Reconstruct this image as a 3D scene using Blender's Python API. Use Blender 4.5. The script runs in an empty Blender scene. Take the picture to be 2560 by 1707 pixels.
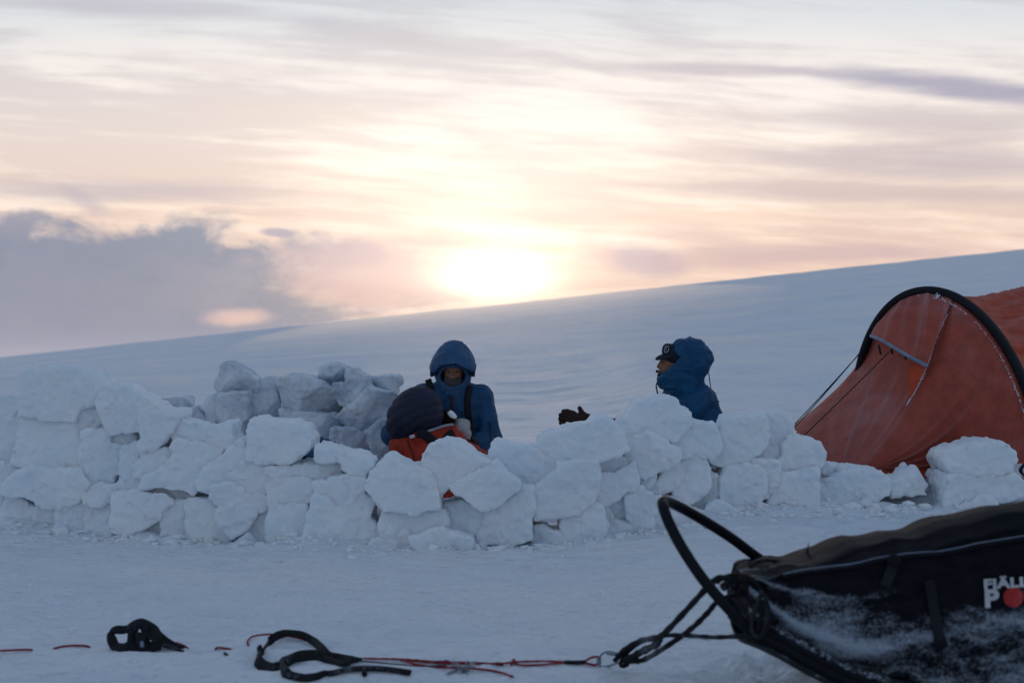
import bpy, math, random
import numpy as np
from mathutils import Vector, Matrix

SC = bpy.context.scene
COL = SC.collection
R = math.radians
random.seed(7)

# ------------------------------------------------------------------ camera
CAM_H = 1.3
FPX = 3555.0            # focal length in pixels of a 2560 wide frame (50 mm on 36 mm)
cam_d = bpy.data.cameras.new("camera")
cam = bpy.data.objects.new("camera", cam_d)
COL.objects.link(cam)
cam.location = (0, 0, CAM_H)
cam.rotation_euler = (R(90), 0, 0)
cam_d.lens = FPX / 2560 * 36
cam_d.sensor_width = 36
cam_d.clip_start = 0.1
cam_d.clip_end = 9000
cam_d.dof.use_dof = True
cam_d.dof.focus_distance = 10.0
cam_d.dof.aperture_fstop = 2.6
SC.camera = cam

SC.view_settings.view_transform = 'Standard'
SC.view_settings.look = 'None'
SC.view_settings.exposure = 0.0
SC.view_settings.gamma = 1.0


def P(px, row, Y):
    """point seen at a pixel of the 2560x1707 photograph, Y metres away"""
    return Vector(((px - 1280) / FPX * Y, Y, CAM_H - (row - 853.5) / FPX * Y))


# ------------------------------------------------------------------ node helpers
class V_:
    """a socket with python arithmetic"""
    def __init__(s, nt, sock): s.nt, s.s = nt, sock
    def _m(s, op, *a, clamp=False):
        n = s.nt.nodes.new('ShaderNodeMath'); n.operation = op; n.use_clamp = clamp
        for i, v in enumerate((s,) + a):
            if isinstance(v, V_): s.nt.links.new(v.s, n.inputs[i])
            else: n.inputs[i].default_value = v
        return V_(s.nt, n.outputs[0])
    def __add__(s, o): return s._m('ADD', o)
    __radd__ = __add__
    def __sub__(s, o): return s._m('SUBTRACT', o)
    def __rsub__(s, o): return (s * -1.0) + o
    def __mul__(s, o): return s._m('MULTIPLY', o)
    __rmul__ = __mul__
    def __truediv__(s, o): return s._m('DIVIDE', o)
    def max(s, o): return s._m('MAXIMUM', o)
    def min(s, o): return s._m('MINIMUM', o)
    def exp(s): return s._m('EXPONENT')
    def pow(s, o): return s._m('POWER', o)
    def abs(s): return s._m('ABSOLUTE')
    def clamp(s): return s._m('ADD', 0.0, clamp=True)
    def ss(s, a, b):
        n = s.nt.nodes.new('ShaderNodeMapRange'); n.interpolation_type = 'SMOOTHSTEP'
        s.nt.links.new(s.s, n.inputs['Value'])
        if a <= b:
            n.inputs['From Min'].default_value = a; n.inputs['From Max'].default_value = b
        else:
            n.inputs['From Min'].default_value = b; n.inputs['From Max'].default_value = a
            n.inputs['To Min'].default_value = 1; n.inputs['To Max'].default_value = 0
        return V_(s.nt, n.outputs[0])


def combine(nt, x, y, z):
    n = nt.nodes.new('ShaderNodeCombineXYZ')
    for i, v in enumerate((x, y, z)):
        if isinstance(v, V_): nt.links.new(v.s, n.inputs[i])
        else: n.inputs[i].default_value = v
    return n.outputs[0]


def separate(nt, sock):
    n = nt.nodes.new('ShaderNodeSeparateXYZ'); nt.links.new(sock, n.inputs[0])
    return [V_(nt, n.outputs[i]) for i in range(3)]


def noise(nt, vec, scale=1.0, detail=4, rough=0.5, dist=0.0):
    n = nt.nodes.new('ShaderNodeTexNoise')
    if vec is not None: nt.links.new(vec, n.inputs['Vector'])
    n.inputs['Scale'].default_value = scale
    n.inputs['Detail'].default_value = detail
    n.inputs['Roughness'].default_value = rough
    n.inputs['Distortion'].default_value = dist
    return V_(nt, n.outputs['Fac'])


def mixc(nt, f, a, b):
    n = nt.nodes.new('ShaderNodeMix'); n.data_type = 'RGBA'
    for i, v in ((0, f), (6, a), (7, b)):
        if isinstance(v, V_): nt.links.new(v.s, n.inputs[i])
        elif isinstance(v, tuple): n.inputs[i].default_value = (v[0], v[1], v[2], 1)
        elif isinstance(v, (int, float)): n.inputs[i].default_value = v
        else: nt.links.new(v, n.inputs[i])
    return n.outputs[2]


def addc(nt, a, b, f=1.0, mode='ADD'):
    n = nt.nodes.new('ShaderNodeMix'); n.data_type = 'RGBA'; n.blend_type = mode
    for i, v in ((0, f), (6, a), (7, b)):
        if isinstance(v, V_): nt.links.new(v.s, n.inputs[i])
        elif isinstance(v, tuple): n.inputs[i].default_value = (v[0], v[1], v[2], 1)
        elif isinstance(v, (int, float)): n.inputs[i].default_value = v
        else: nt.links.new(v, n.inputs[i])
    return n.outputs[2]


def lin(r, g, b):
    f = lambda c: ((c / 255) / 12.92) if c / 255 <= 0.04045 else (((c / 255) + 0.055) / 1.055) ** 2.4
    return (f(r), f(g), f(b))


# ------------------------------------------------------------------ sky
SUN_EL, SUN_AZ = 2.6, -0.6     # degrees; the sun stands just above the ridge, behind thin cloud
w = bpy.data.worlds.new("World"); SC.world = w; w.use_nodes = True
nt = w.node_tree; nt.nodes.clear()
out = nt.nodes.new('ShaderNodeOutputWorld')
bg = nt.nodes.new('ShaderNodeBackground'); nt.links.new(bg.outputs[0], out.inputs[0])
tc = nt.nodes.new('ShaderNodeTexCoord')
dx, dy, dz = separate(nt, tc.outputs['Generated'])
front = dy.ss(0.25, 0.85)
U = dx / dy.max(0.2) * 3.555         # +-1.28 across the photograph
V = dz / dy.max(0.2) * 3.555         # 0 at eye level, 0.85 at its top
# streaked cloud pattern: warped, long sideways, sinking slightly to the right
warp = noise(nt, combine(nt, U * 0.9, V * 2.0, 3.1), 1.0, 4, 0.55) - 0.5
warp2 = noise(nt, combine(nt, U * 1.3, V * 2.4, 7.7), 1.0, 3, 0.5) - 0.5
Ut = U + V * 0.25 + warp * 0.30
Vt = V + U * 0.07 + warp2 * 0.16
s1 = noise(nt, combine(nt, Ut * 1.3, Vt * 7.0, 0.4), 1.0, 6, 0.58)
s2 = noise(nt, combine(nt, U * 2.2 + warp * 0.25, (V + U * 0.06 + warp2 * 0.05) * 30.0, 1.9), 1.0, 5, 0.62)
s3 = noise(nt, combine(nt, Ut * 0.8, Vt * 3.0, 5.2), 1.0, 3, 0.5)
streak = (s1 * 0.50 + s2 * 0.36 + s3 * 0.26)


def ramp(nt, fac, stops):
    n = nt.nodes.new('ShaderNodeValToRGB'); nt.links.new(fac.s, n.inputs[0])
    e = n.color_ramp.elements
    while len(e) < len(stops): e.new(0.5)
    for i, (p, c) in enumerate(stops):
        e[i].position = p; e[i].color = (c[0], c[1], c[2], 1)
    return n.outputs[0]


Vn = (V + 0.1) / 1.3
pos = lambda v: (v + 0.1) / 1.3
base = ramp(nt, Vn, [(0.0, lin(196, 184, 196)), (pos(.06), lin(222, 196, 192)), (pos(.17), lin(246, 214, 196)),
                     (pos(.32), lin(252, 227, 207)), (pos(.50), lin(252, 238, 226)), (pos(.70), lin(240, 233, 229)),
                     (pos(.82), lin(222, 225, 229)), (pos(1.1), lin(200, 206, 214))])
dark = ramp(nt, Vn, [(0.0, lin(170, 168, 184)), (pos(.2), lin(214, 184, 176)), (pos(.42), lin(214, 192, 186)),
                     (pos(.62), lin(206, 196, 198)), (pos(.86), lin(196, 196, 204)), (pos(1.1), lin(170, 178, 192))])
sm = streak.ss(0.50, 0.63) * 0.58
colr = mixc(nt, sm, base, dark)
bright = streak.ss(0.56, 0.42) * 0.6 * V.ss(0.84, 0.62)
colr = mixc(nt, bright, colr, lin(255, 247, 240))


sharedA = noise(nt, combine(nt, U * 2.5, V * 22.0, 1.1), 1.0, 5, 0.6) - 0.5
sharedB = noise(nt, combine(nt, U * 7.0, V * 12.0, 15.0), 1.0, 5, 0.6) - 0.5


def blob(cx, row, sx, sy, tilt=0.0, nz=0.0, nscale=(2.2, 7.0), seed=0.0, lo=0.25, hi=0.75):
    """soft patch in the sky; lengths in photograph pixels"""
    u0, v0 = (cx - 1280) / 1000, (853.5 - row) / 1000
    du = (U - u0) / (sx / 1000); dv = (V - v0 + (U - u0) * tilt) / (sy / 1000)
    g = ((du * du + dv * dv) * -0.5).exp()
    if nz:
        n = sharedA if nscale[1] > 15 else sharedB
        g = (g + n * nz)
        return g.ss(lo, hi)
    return g


# lavender streaks
for cx, row, sx, sy, tilt, amt, c, seed in [
    (330, 18, 520, 26, .06, .75, (196, 194, 204), 1.1), (1050, 105, 300, 24, .10, .5, (205, 198, 202), 2.3),
    (1750, 172, 330, 16, .03, .75, (196, 186, 194), 3.5), (2380, 214, 330, 34, .11, 1.0, (176, 172, 188), 4.7),
    (2350, 306, 480, 34, .02, .8, (206, 194, 196), 5.1), (2330, 400, 400, 46, .0, .8, (198, 184, 188), 6.2),
    (2200, 480, 520, 26, .02, .7, (206, 184, 184), 7.9), (240, 475, 460, 30, .03, .8, (204, 190, 192), 8.8),
    (900, 500, 300, 20, .03, .35, (226, 194, 180), 9.7), (1950, 636, 420, 24, -.02, .7, (204, 178, 180), 10.4),
    (1700, 380, 160, 18, .0, .4, (222, 200, 194), 11.6), (700, 285, 260, 40, .03, .4, (232, 214, 204), 12.4),
    (560, 165, 260, 22, .12, .4, (226, 214, 214), 13.5), (1720, 545, 420, 14, .0, .5, (240, 206, 186), 14.9)]:
    m = blob(cx, row, sx, sy, tilt, 0.9, (2.5, 22.0), seed, 0.3, 1.0) * amt
    colr = mixc(nt, m, colr, lin(*c))

# small clouds right of the sun
m = blob(1605, 655, 110, 42, .12, 0.8, (7.0, 12.0), 15.0, 0.35, 0.95) * 0.85
colr = mixc(nt, m, colr, lin(186, 166, 178))
m = blob(1490, 625, 60, 50, .3, 0.9, (8.0, 10.0), 16.0, 0.4, 1.1) * 0.4
colr = mixc(nt, m, colr, lin(232, 196, 178))
m = blob(1385, 622, 55, 12, .0, 0.6, (8.0, 10.0), 16.6, 0.4, 1.1) * 0.5
colr = mixc(nt, m, colr, lin(240, 205, 170))

# grey-violet cloud bank on the left
nb = noise(nt, combine(nt, U * 4.2, V * 7.5, 2.2), 1.0, 7, 0.6, 0.3) - 0.5
nb2 = noise(nt, combine(nt, U * 2.4, V * 4.5, 9.2), 1.0, 5, 0.55, 0.2) - 0.5
edge_top = (0.315 - V + nb * 0.28 + nb2 * 0.12 - (U + 0.75).max(0.0) * 0.28).ss(-0.02, 0.055)
edge_right = (U * -1.0 - 0.34 + nb * 1.5 + nb2 * 1.3 + (0.17 - V).max(0.0) * 1.4).ss(-0.15, 0.30)
bank = (edge_top * edge_right)
cb = mixc(nt, (nb * 2.2 + nb2 * 2.6 + 0.12).clamp(), lin(140, 147, 166), lin(186, 174, 185))
cb = mixc(nt, V.ss(0.10, 0.0) * 0.6, cb, lin(160, 160, 178))
cb = mixc(nt, V.ss(0.05, -0.06) * 0.6, cb, lin(190, 182, 196))
cb = mixc(nt, (blob(200, 700, 330, 95) * 1.1 + nb * 1.6 + blob(430, 570, 240, 40) * 0.9 + nb2 * 1.2 - 0.12).clamp() * 0.8, cb, lin(143, 149, 167))
colr = mixc(nt, bank * 0.98, colr, cb)
m = blob(700, 582, 42, 11, .06, 0.5, (8.0, 14.0), 18.0, 0.3, 0.8) * 0.85
colr = mixc(nt, m, colr, lin(168, 160, 178))
m = blob(215, 505, 60, 26, .4, 0.9, (8.0, 12.0), 19.0, 0.4, 1.1) * 0.5
colr = mixc(nt, m, colr, lin(186, 176, 188))
m = blob(585, 795, 90, 24, -.05, 0.7, (6.0, 14.0), 20.0, 0.4, 1.0) * 0.8
colr = mixc(nt, m, colr, lin(240, 204, 192))
m = blob(930, 690, 190, 75, .1, 1.2, (5.0, 9.0), 21.0, 0.25, 0.9) * 0.8
colr = mixc(nt, m, colr, lin(214, 184, 186))
m = blob(830, 640, 120, 40, .05, 1.4, (5.0, 9.0), 21.0, 0.35, 0.9) * 0.6
colr = mixc(nt, m, colr, lin(196, 176, 184))

# veiled sun: saturated core and the broad bright sky above it
core = blob(1238, 700, 90, 34) * 1.7 + blob(1240, 630, 60, 60) * 0.16
halo = blob(1220, 520, 310, 180) * 0.27 + blob(1280, 350, 800, 210) * 0.10 + blob(1250, 680, 230, 45) * 0.25
colr = addc(nt, colr, lin(255, 236, 205), core.min(2.5))
colr = addc(nt, colr, lin(255, 240, 220), halo)
warm = blob(1240, 745, 420, 80) * 0.28
colr = mixc(nt, warm.clamp(), colr, lin(255, 214, 170))

# rest of the dome: dim blue overcast, brightest towards the sunset
el = dz.ss(0.0, 0.75)
dome = mixc(nt, el, (0.310, 0.377, 0.492), (0.182, 0.248, 0.363))
dome = mixc(nt, dy.ss(-0.6, 0.7) * dz.ss(0.65, 0.2) * 0.55, dome, (0.62, 0.60, 0.62))
hi = V.ss(0.9, 1.7)
inview = front * (1.0 - hi)
full = mixc(nt, inview, dome, colr)
sky = nt.nodes.new('ShaderNodeTexSky'); sky.sky_type = 'NISHITA'; sky.sun_disc = False
sky.sun_elevation = R(SUN_EL); sky.sun_rotation = R(SUN_AZ); sky.altitude = 900
skyl = addc(nt, (0, 0, 0), sky.outputs[0], (1.0 - inview) * 0.05 + 0.0)
tot = addc(nt, full, skyl, 1.0)
nt.links.new(tot, bg.inputs[0])
bg.inputs[1].default_value = 1.0
w.cycles.sampling_method = 'NONE'

# ------------------------------------------------------------------ sun, veiled by cloud
sd = bpy.data.lights.new("sun", 'SUN'); sun = bpy.data.objects.new("sun", sd); COL.objects.link(sun)
sd.energy = 0.55; sd.angle = R(10); sd.color = (1.0, 0.74, 0.52)
dirv = Vector((math.sin(R(SUN_AZ)) * math.cos(R(SUN_EL)), math.cos(R(SUN_AZ)) * math.cos(R(SUN_EL)), math.sin(R(SUN_EL))))
sun.rotation_euler = dirv.to_track_quat('Z', 'Y').to_euler()
sun.location = (0, 60, 30)

# ------------------------------------------------------------------ object helpers
def link(name, me, mat=None, parent=None, **kw):
    o = bpy.data.objects.new(name, me); COL.objects.link(o)
    if mat is not None and me is not None: me.materials.append(mat)
    if parent is not None:
        o.parent = parent
        o.matrix_parent_inverse = Matrix.Translation(-parent.location) if parent.location.length else Matrix()
    for k, v in kw.items(): o[k] = v
    return o


def mesh_from(verts, faces, name="mesh", smooth=True):
    me = bpy.data.meshes.new(name)
    verts = np.asarray(verts, dtype=np.float32)
    if isinstance(faces, np.ndarray) and faces.ndim == 2:
        n, k = faces.shape
        me.vertices.add(len(verts)); me.vertices.foreach_set('co', verts.ravel())
        me.loops.add(n * k); me.loops.foreach_set('vertex_index', faces.astype(np.int32).ravel())
        me.polygons.add(n)
        me.polygons.foreach_set('loop_start', np.arange(0, n * k, k, dtype=np.int32))
        me.polygons.foreach_set('loop_total', np.full(n, k, dtype=np.int32))
        me.update(calc_edges=True)
        me.validate()
    else:
        me.from_pydata([tuple(map(float, v)) for v in verts], [], [tuple(f) for f in faces])
        me.update()
    if smooth and len(me.polygons):
        me.polygons.foreach_set('use_smooth', np.ones(len(me.polygons), dtype=bool))
    return me


def thing(name, loc, label, cat, group=None):
    o = bpy.data.objects.new(name, None); COL.objects.link(o); o.location = loc
    o['label'] = label; o['category'] = cat
    if group: o['group'] = group
    bpy.context.view_layer.update()
    return o


# numpy value noise -------------------------------------------------
def _h(ix, iy, iz, seed):
    h = (ix * 374761393 + iy * 668265263 + iz * 2147483647 + seed * 974711) & 0xffffffff
    h = ((h ^ (h >> 13)) * 1274126177) & 0xffffffff
    h = ((h ^ (h >> 16)) * 2246822519) & 0xffffffff
    return ((h ^ (h >> 15)) & 0xffff) / 65535.0


def vnoise(x, y, z, seed=0):
    x, y, z = np.broadcast_arrays(np.asarray(x, float), np.asarray(y, float), np.asarray(z, float))
    fx, fy, fz = np.floor(x), np.floor(y), np.floor(z)
    ix, iy, iz = fx.astype(np.int64), fy.astype(np.int64), fz.astype(np.int64)
    tx, ty, tz = x - fx, y - fy, z - fz
    tx = tx * tx * tx * (tx * (tx * 6 - 15) + 10); ty = ty * ty * ty * (ty * (ty * 6 - 15) + 10); tz = tz * tz * tz * (tz * (tz * 6 - 15) + 10)
    r = 0
    for a in (0, 1):
        wa = tx if a else 1 - tx
        for b in (0, 1):
            wb = ty if b else 1 - ty
            for c in (0, 1):
                wc = tz if c else 1 - tz
                r = r + wa * wb * wc * _h(ix + a, iy + b, iz + c, seed)
    return r * 2 - 1


def fbm(x, y, z, oct=4, seed=0, gain=0.5):
    a, s, r = 1.0, 1.0, 0
    for i in range(oct):
        r = r + a * vnoise(np.asarray(x) * s + 13.7 * i, np.asarray(y) * s + 5.1 * i, np.asarray(z) * s - 7.3 * i, seed + i)
        a *= gain; s *= 2.03
    return r


def sstep(a, b, x):
    t = np.clip((np.asarray(x, float) - a) / (b - a), 0, 1)
    return t * t * (3 - 2 * t)


# ------------------------------------------------------------------ materials
def new_mat(name):
    m = bpy.data.materials.new(name); m.use_nodes = True
    return m, m.node_tree, m.node_tree.nodes['Principled BSDF']


def bump(nt, b, h, dist=0.01, strength=1.0, prev=None):
    n = nt.nodes.new('ShaderNodeBump')
    n.inputs['Strength'].default_value = strength; n.inputs['Distance'].default_value = dist
    nt.links.new(h.s, n.inputs['Height'])
    if prev is not None: nt.links.new(prev, n.inputs['Normal'])
    if b is not None: nt.links.new(n.outputs[0], b.inputs['Normal'])
    return n.outputs[0]


def gcoord(nt, which='Object'):
    if which == 'World':
        return nt.nodes.new('ShaderNodeNewGeometry').outputs['Position']
    return nt.nodes.new('ShaderNodeTexCoord').outputs[which]


def snow_mat(name, ground=False, sss=0.25, icy_shade=False):
    m, nt, b = new_mat(name)
    pos = gcoord(nt, 'World')
    x, y, z = separate(nt, pos)
    if ground:
        st = combine(nt, x * 1.0, y * 2.2, z * 1.0)
        n1 = noise(nt, st, 5.0, 5, 0.55)
        n2 = noise(nt, st, 0.10, 4, 0.55)
        n3 = noise(nt, combine(nt, x * 0.35, y * 0.25, 0.0), 1.0, 5, 0.6)
        nr = bump(nt, None, n1, 0.07, 0.7)
        nr = bump(nt, None, noise(nt, combine(nt, x, y * 0.35, 1.0), 0.7, 5, 0.62), 0.14, 0.5, nr)
        nr = bump(nt, None, noise(nt, combine(nt, x * 1.0, y * 2.4, 0.0), 16.0, 4, 0.6), 0.036, 0.7, nr)
        nr = bump(nt, b, noise(nt, pos, 70.0, 3, 0.6), 0.006, 0.6, nr)
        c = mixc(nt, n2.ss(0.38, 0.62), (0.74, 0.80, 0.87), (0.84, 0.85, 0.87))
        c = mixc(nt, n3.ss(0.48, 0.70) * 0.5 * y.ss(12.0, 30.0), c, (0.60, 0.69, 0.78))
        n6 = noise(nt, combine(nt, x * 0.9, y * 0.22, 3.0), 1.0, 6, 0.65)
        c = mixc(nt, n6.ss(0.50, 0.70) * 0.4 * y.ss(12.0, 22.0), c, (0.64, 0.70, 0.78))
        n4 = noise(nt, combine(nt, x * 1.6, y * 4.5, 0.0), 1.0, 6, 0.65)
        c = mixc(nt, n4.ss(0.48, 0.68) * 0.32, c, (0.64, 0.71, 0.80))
        nt.links.new(c, b.inputs['Base Color'])
        b.inputs['Roughness'].default_value = 0.62
        b.inputs['Specular IOR Level'].default_value = 0.08
    else:
        n1 = noise(nt, pos, 22.0, 5, 0.6)
        grooves = noise(nt, combine(nt, x * 60.0, y * 60.0, z * 6.0), 1.0, 3, 0.5)
        nr = bump(nt, None, n1, 0.02, 0.45)
        nr = bump(nt, None, grooves, 0.010, 0.5, nr)
        nr = bump(nt, b, noise(nt, pos, 120.0, 3, 0.6), 0.003, 0.5, nr)
        c = mixc(nt, noise(nt, pos, 3.0, 4, 0.5).ss(0.35, 0.65), (0.76, 0.82, 0.88), (0.82, 0.85, 0.885))
        if icy_shade:
            c = mixc(nt, noise(nt, pos, 5.5, 5, 0.6, 0.6).ss(0.40, 0.60), (0.70, 0.755, 0.82), (0.52, 0.59, 0.68))  # icy mottling, darkened as a whole: the heap's shade is put into the colour
        nt.links.new(c, b.inputs['Base Color'])
        b.inputs['Roughness'].default_value = 0.7
        b.inputs['Specular IOR Level'].default_value = 0.15
    if sss and not ground:
        b.inputs['Subsurface Weight'].default_value = sss
        b.inputs['Subsurface Radius'].default_value = (0.35, 0.8, 1.0)
        b.inputs['Subsurface Scale'].default_value = 0.06
    return m


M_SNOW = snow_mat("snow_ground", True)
M_BLOCK = snow_mat("snow_block", False, 0.4)
M_ICY_SHADE = snow_mat("icy_shade_snow_block", False, 0.0, True)  # rear heap: ice patches plus painted-in shade of the shelter's interior

# ------------------------------------------------------------------ terrain
WX = np.array([-6, -3.4, -2.0, -0.5, 0.3, 1.4, 2.3, 3.6, 6.0])
WY = np.array([10.4, 9.6, 9.25, 8.95, 9.05, 9.5, 9.72, 9.75, 9.9])


def wallY(x): return np.interp(x, WX, WY)


def gz0(x, y):
    x = np.asarray(x, float); y = np.asarray(y, float)
    z = 0.13 * sstep(0.3, 1.5, x) * sstep(6.5, 9.2, y)
    z = z + 0.27 * sstep(1.3, 2.6, x) * sstep(9.85, 10.5, y)
    z = z * (1 - sstep(14, 50, y))
    yy = np.maximum(y - 11, 0)
    hc = 0.042 * (np.sqrt(yy * yy + 4) - 2)
    t = 0.1055 * sstep(9, 70, y)
    z = z + hc + t * np.clip(x, -400, 400)
    d = np.maximum(y - 118, 0)
    z = z - np.where(d < 60, 0.0009 * d * d, 0.0009 * 3600 + 0.108 * (d - 60))
    z = z - 0.03 * np.maximum(-x - 60, 0)
    return z


def gz(x, y):
    z = gz0(x, y)
    x = np.asarray(x, float); y = np.asarray(y, float)
    # drifts
    near = 1 - sstep(20, 60, y)
    z = z + 0.018 * fbm(x * 1.3, y * 2.6, 0, 3, 5) * near
    z = z + 0.015 * fbm(x * 4, y * 10, 0, 4, 9, 0.55) * (1 - sstep(10, 16, y))
    z = z + 0.018 * fbm(x * 1.9 + 3, y * 5.2, 4, 3, 77) * (1 - sstep(9, 14, y))
    z = z + 0.12 * fbm(x * 0.05, y * 0.09, 0.5, 4, 21) * sstep(14, 60, y) * (1 - .85 * sstep(50, 110, y))
    z = z + 0.06 * fbm(x * 0.35, y * 0.12, 0.5, 3, 31) * sstep(60, 110, y)
    # snow skirt along the foot of the wall
    d = y - (wallY(x) + 0.05)
    sk = np.exp(-(d / 0.22) ** 2) * (0.05 + 0.05 * fbm(x * 3, y * 3, 2, 3, 44))
    z = z + sk * (x > -5) * (x < 5)
    # bank packed behind the wall, left and right of the camp
    bk = np.exp(-((d - 0.45) / 0.22) ** 2)
    side = (1 - sstep(-1.75, -1.45, x)) * 0.42 + sstep(0.35, 0.8, x) * (1 - sstep(1.55, 1.9, x)) * 0.32
    z = z + bk * side * (1 + 0.2 * fbm(x * 4, y * 4, 1, 2, 51))
    # trampled, lumpy snow beside the sled
    tr = np.exp(-((x - 1.15) / 0.45) ** 2 - ((y - 5.75) / 0.28) ** 2)
    z = z + tr * 0.055 * fbm(x * 11, y * 11, 3, 4, 61, 0.6)
    return z


def G(px, row, lift=0.0):
    """point on the snow seen at a photograph pixel"""
    lo, hi = 3.0, 11.0
    for _ in range(40):
        mid = (lo + hi) / 2
        p = P(px, row, mid)
        if p.z > float(gz(p.x, p.y)): lo = mid
        else: hi = mid
    p = P(px, row, lo)
    return Vector((p.x, p.y, float(gz(p.x, p.y)) + lift))


def axis_pts(segs):
    r = []
    for a, b, n in segs: r += list(np.linspace(a, b, n, endpoint=False))
    r.append(segs[-1][1])
    return np.array(r)


sx_ = [(4.2, 8, 60), (8, 30, 80), (30, 120, 70), (120, 2500, 30)]
half = axis_pts([(0, 4.2, 190)] + sx_)
gxs = np.concatenate([-half[:0:-1], half])
gys = axis_pts([(-600, -20, 16), (-20, 3, 30), (3, 5, 30), (5, 7, 150), (7, 12, 250), (12, 40, 160), (40, 105, 110), (105, 190, 130), (190, 3500, 60)])
GX, GY = np.meshgrid(gxs, gys)
GZ = gz(GX, GY)
nv = np.stack([GX, GY, GZ], -1).reshape(-1, 3)
H_, W_ = GX.shape
idx = np.arange(H_ * W_).reshape(H_, W_)
fc = np.stack([idx[:-1, :-1], idx[:-1, 1:], idx[1:, 1:], idx[1:, :-1]], -1).reshape(-1, 4)
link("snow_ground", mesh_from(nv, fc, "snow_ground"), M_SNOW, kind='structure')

# ------------------------------------------------------------------ surface nets
def surface_nets(F, org, h):
    S = F < 0
    nx, ny, nz = F.shape
    P_ = np.zeros((nx - 1, ny - 1, nz - 1, 3)); C_ = np.zeros((nx - 1, ny - 1, nz - 1))
    cor = [(a, b, c) for a in (0, 1) for b in (0, 1) for c in (0, 1)]
    def sl(c): return tuple(slice(c[k], (nx, ny, nz)[k] - 1 + c[k]) for k in range(3))
    for i, c0 in enumerate(cor):
        for ax in range(3):
            if c0[ax]: continue
            c1 = list(c0); c1[ax] = 1; c1 = tuple(c1)
            f0, f1 = F[sl(c0)], F[sl(c1)]
            m = (f0 < 0) != (f1 < 0)
            t = np.where(m, f0 / np.where(m, f0 - f1, 1), 0)
            C_ += m
            for k in range(3):
                P_[..., k] += m * (c0[k] + (t if k == ax else 0))
    act = C_ > 0
    ids = -np.ones(act.shape, dtype=np.int64); ids[act] = np.arange(act.sum())
    base = np.stack(np.nonzero(act), -1)
    v = (base + P_[act] / C_[act][:, None]) * h + np.asarray(org)
    fs = []
    for ax in range(3):
        b, c = [(1, 2), (2, 0), (0, 1)][ax]
        a0 = [slice(None)] * 3; a1 = [slice(None)] * 3
        a0[ax] = slice(0, -1); a1[ax] = slice(1, None)
        ch = S[tuple(a0)] != S[tuple(a1)]
        ii = np.stack(np.nonzero(ch), -1)
        ok = (ii[:, b] > 0) & (ii[:, c] > 0) & (ii[:, b] < act.shape[b]) & (ii[:, c] < act.shape[c]) & (ii[:, ax] < act.shape[ax])
        ii = ii[ok]
        if not len(ii): continue
        inside = S[tuple(ii.T)]
        q = []
        for db, dc in ((0, 0), (-1, 0), (-1, -1), (0, -1)):
            j = ii.copy(); j[:, b] += db; j[:, c] += dc
            q.append(ids[tuple(j.T)])
        q = np.stack(q, -1)
        q[~inside] = q[~inside][:, ::-1]
        fs.append(q)
    return v, np.concatenate(fs)


def grid(lo, hi, h):
    ax = [np.arange(lo[k], hi[k] + h, h) for k in range(3)]
    X, Y, Z = np.meshgrid(*ax, indexing='ij')
    return X, Y, Z


def poly_sdf(px, pz, poly):
    d = np.full(px.shape, 1e9); s = np.ones(px.shape)
    n = len(poly)
    for i in range(n):
        ax, az = poly[i]; bx, bz = poly[i - 1]
        ex, ez = bx - ax, bz - az
        wx, wz = px - ax, pz - az
        t = np.clip((wx * ex + wz * ez) / (ex * ex + ez * ez + 1e-12), 0, 1)
        d = np.minimum(d, (wx - ex * t) ** 2 + (wz - ez * t) ** 2)
        c1 = pz >= az; c2 = pz < bz; c3 = ex * wz > ez * wx
        flip = (c1 & c2 & c3) | (~c1 & ~c2 & ~c3)
        s = np.where(flip, -s, s)
    return s * np.sqrt(d)


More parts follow.
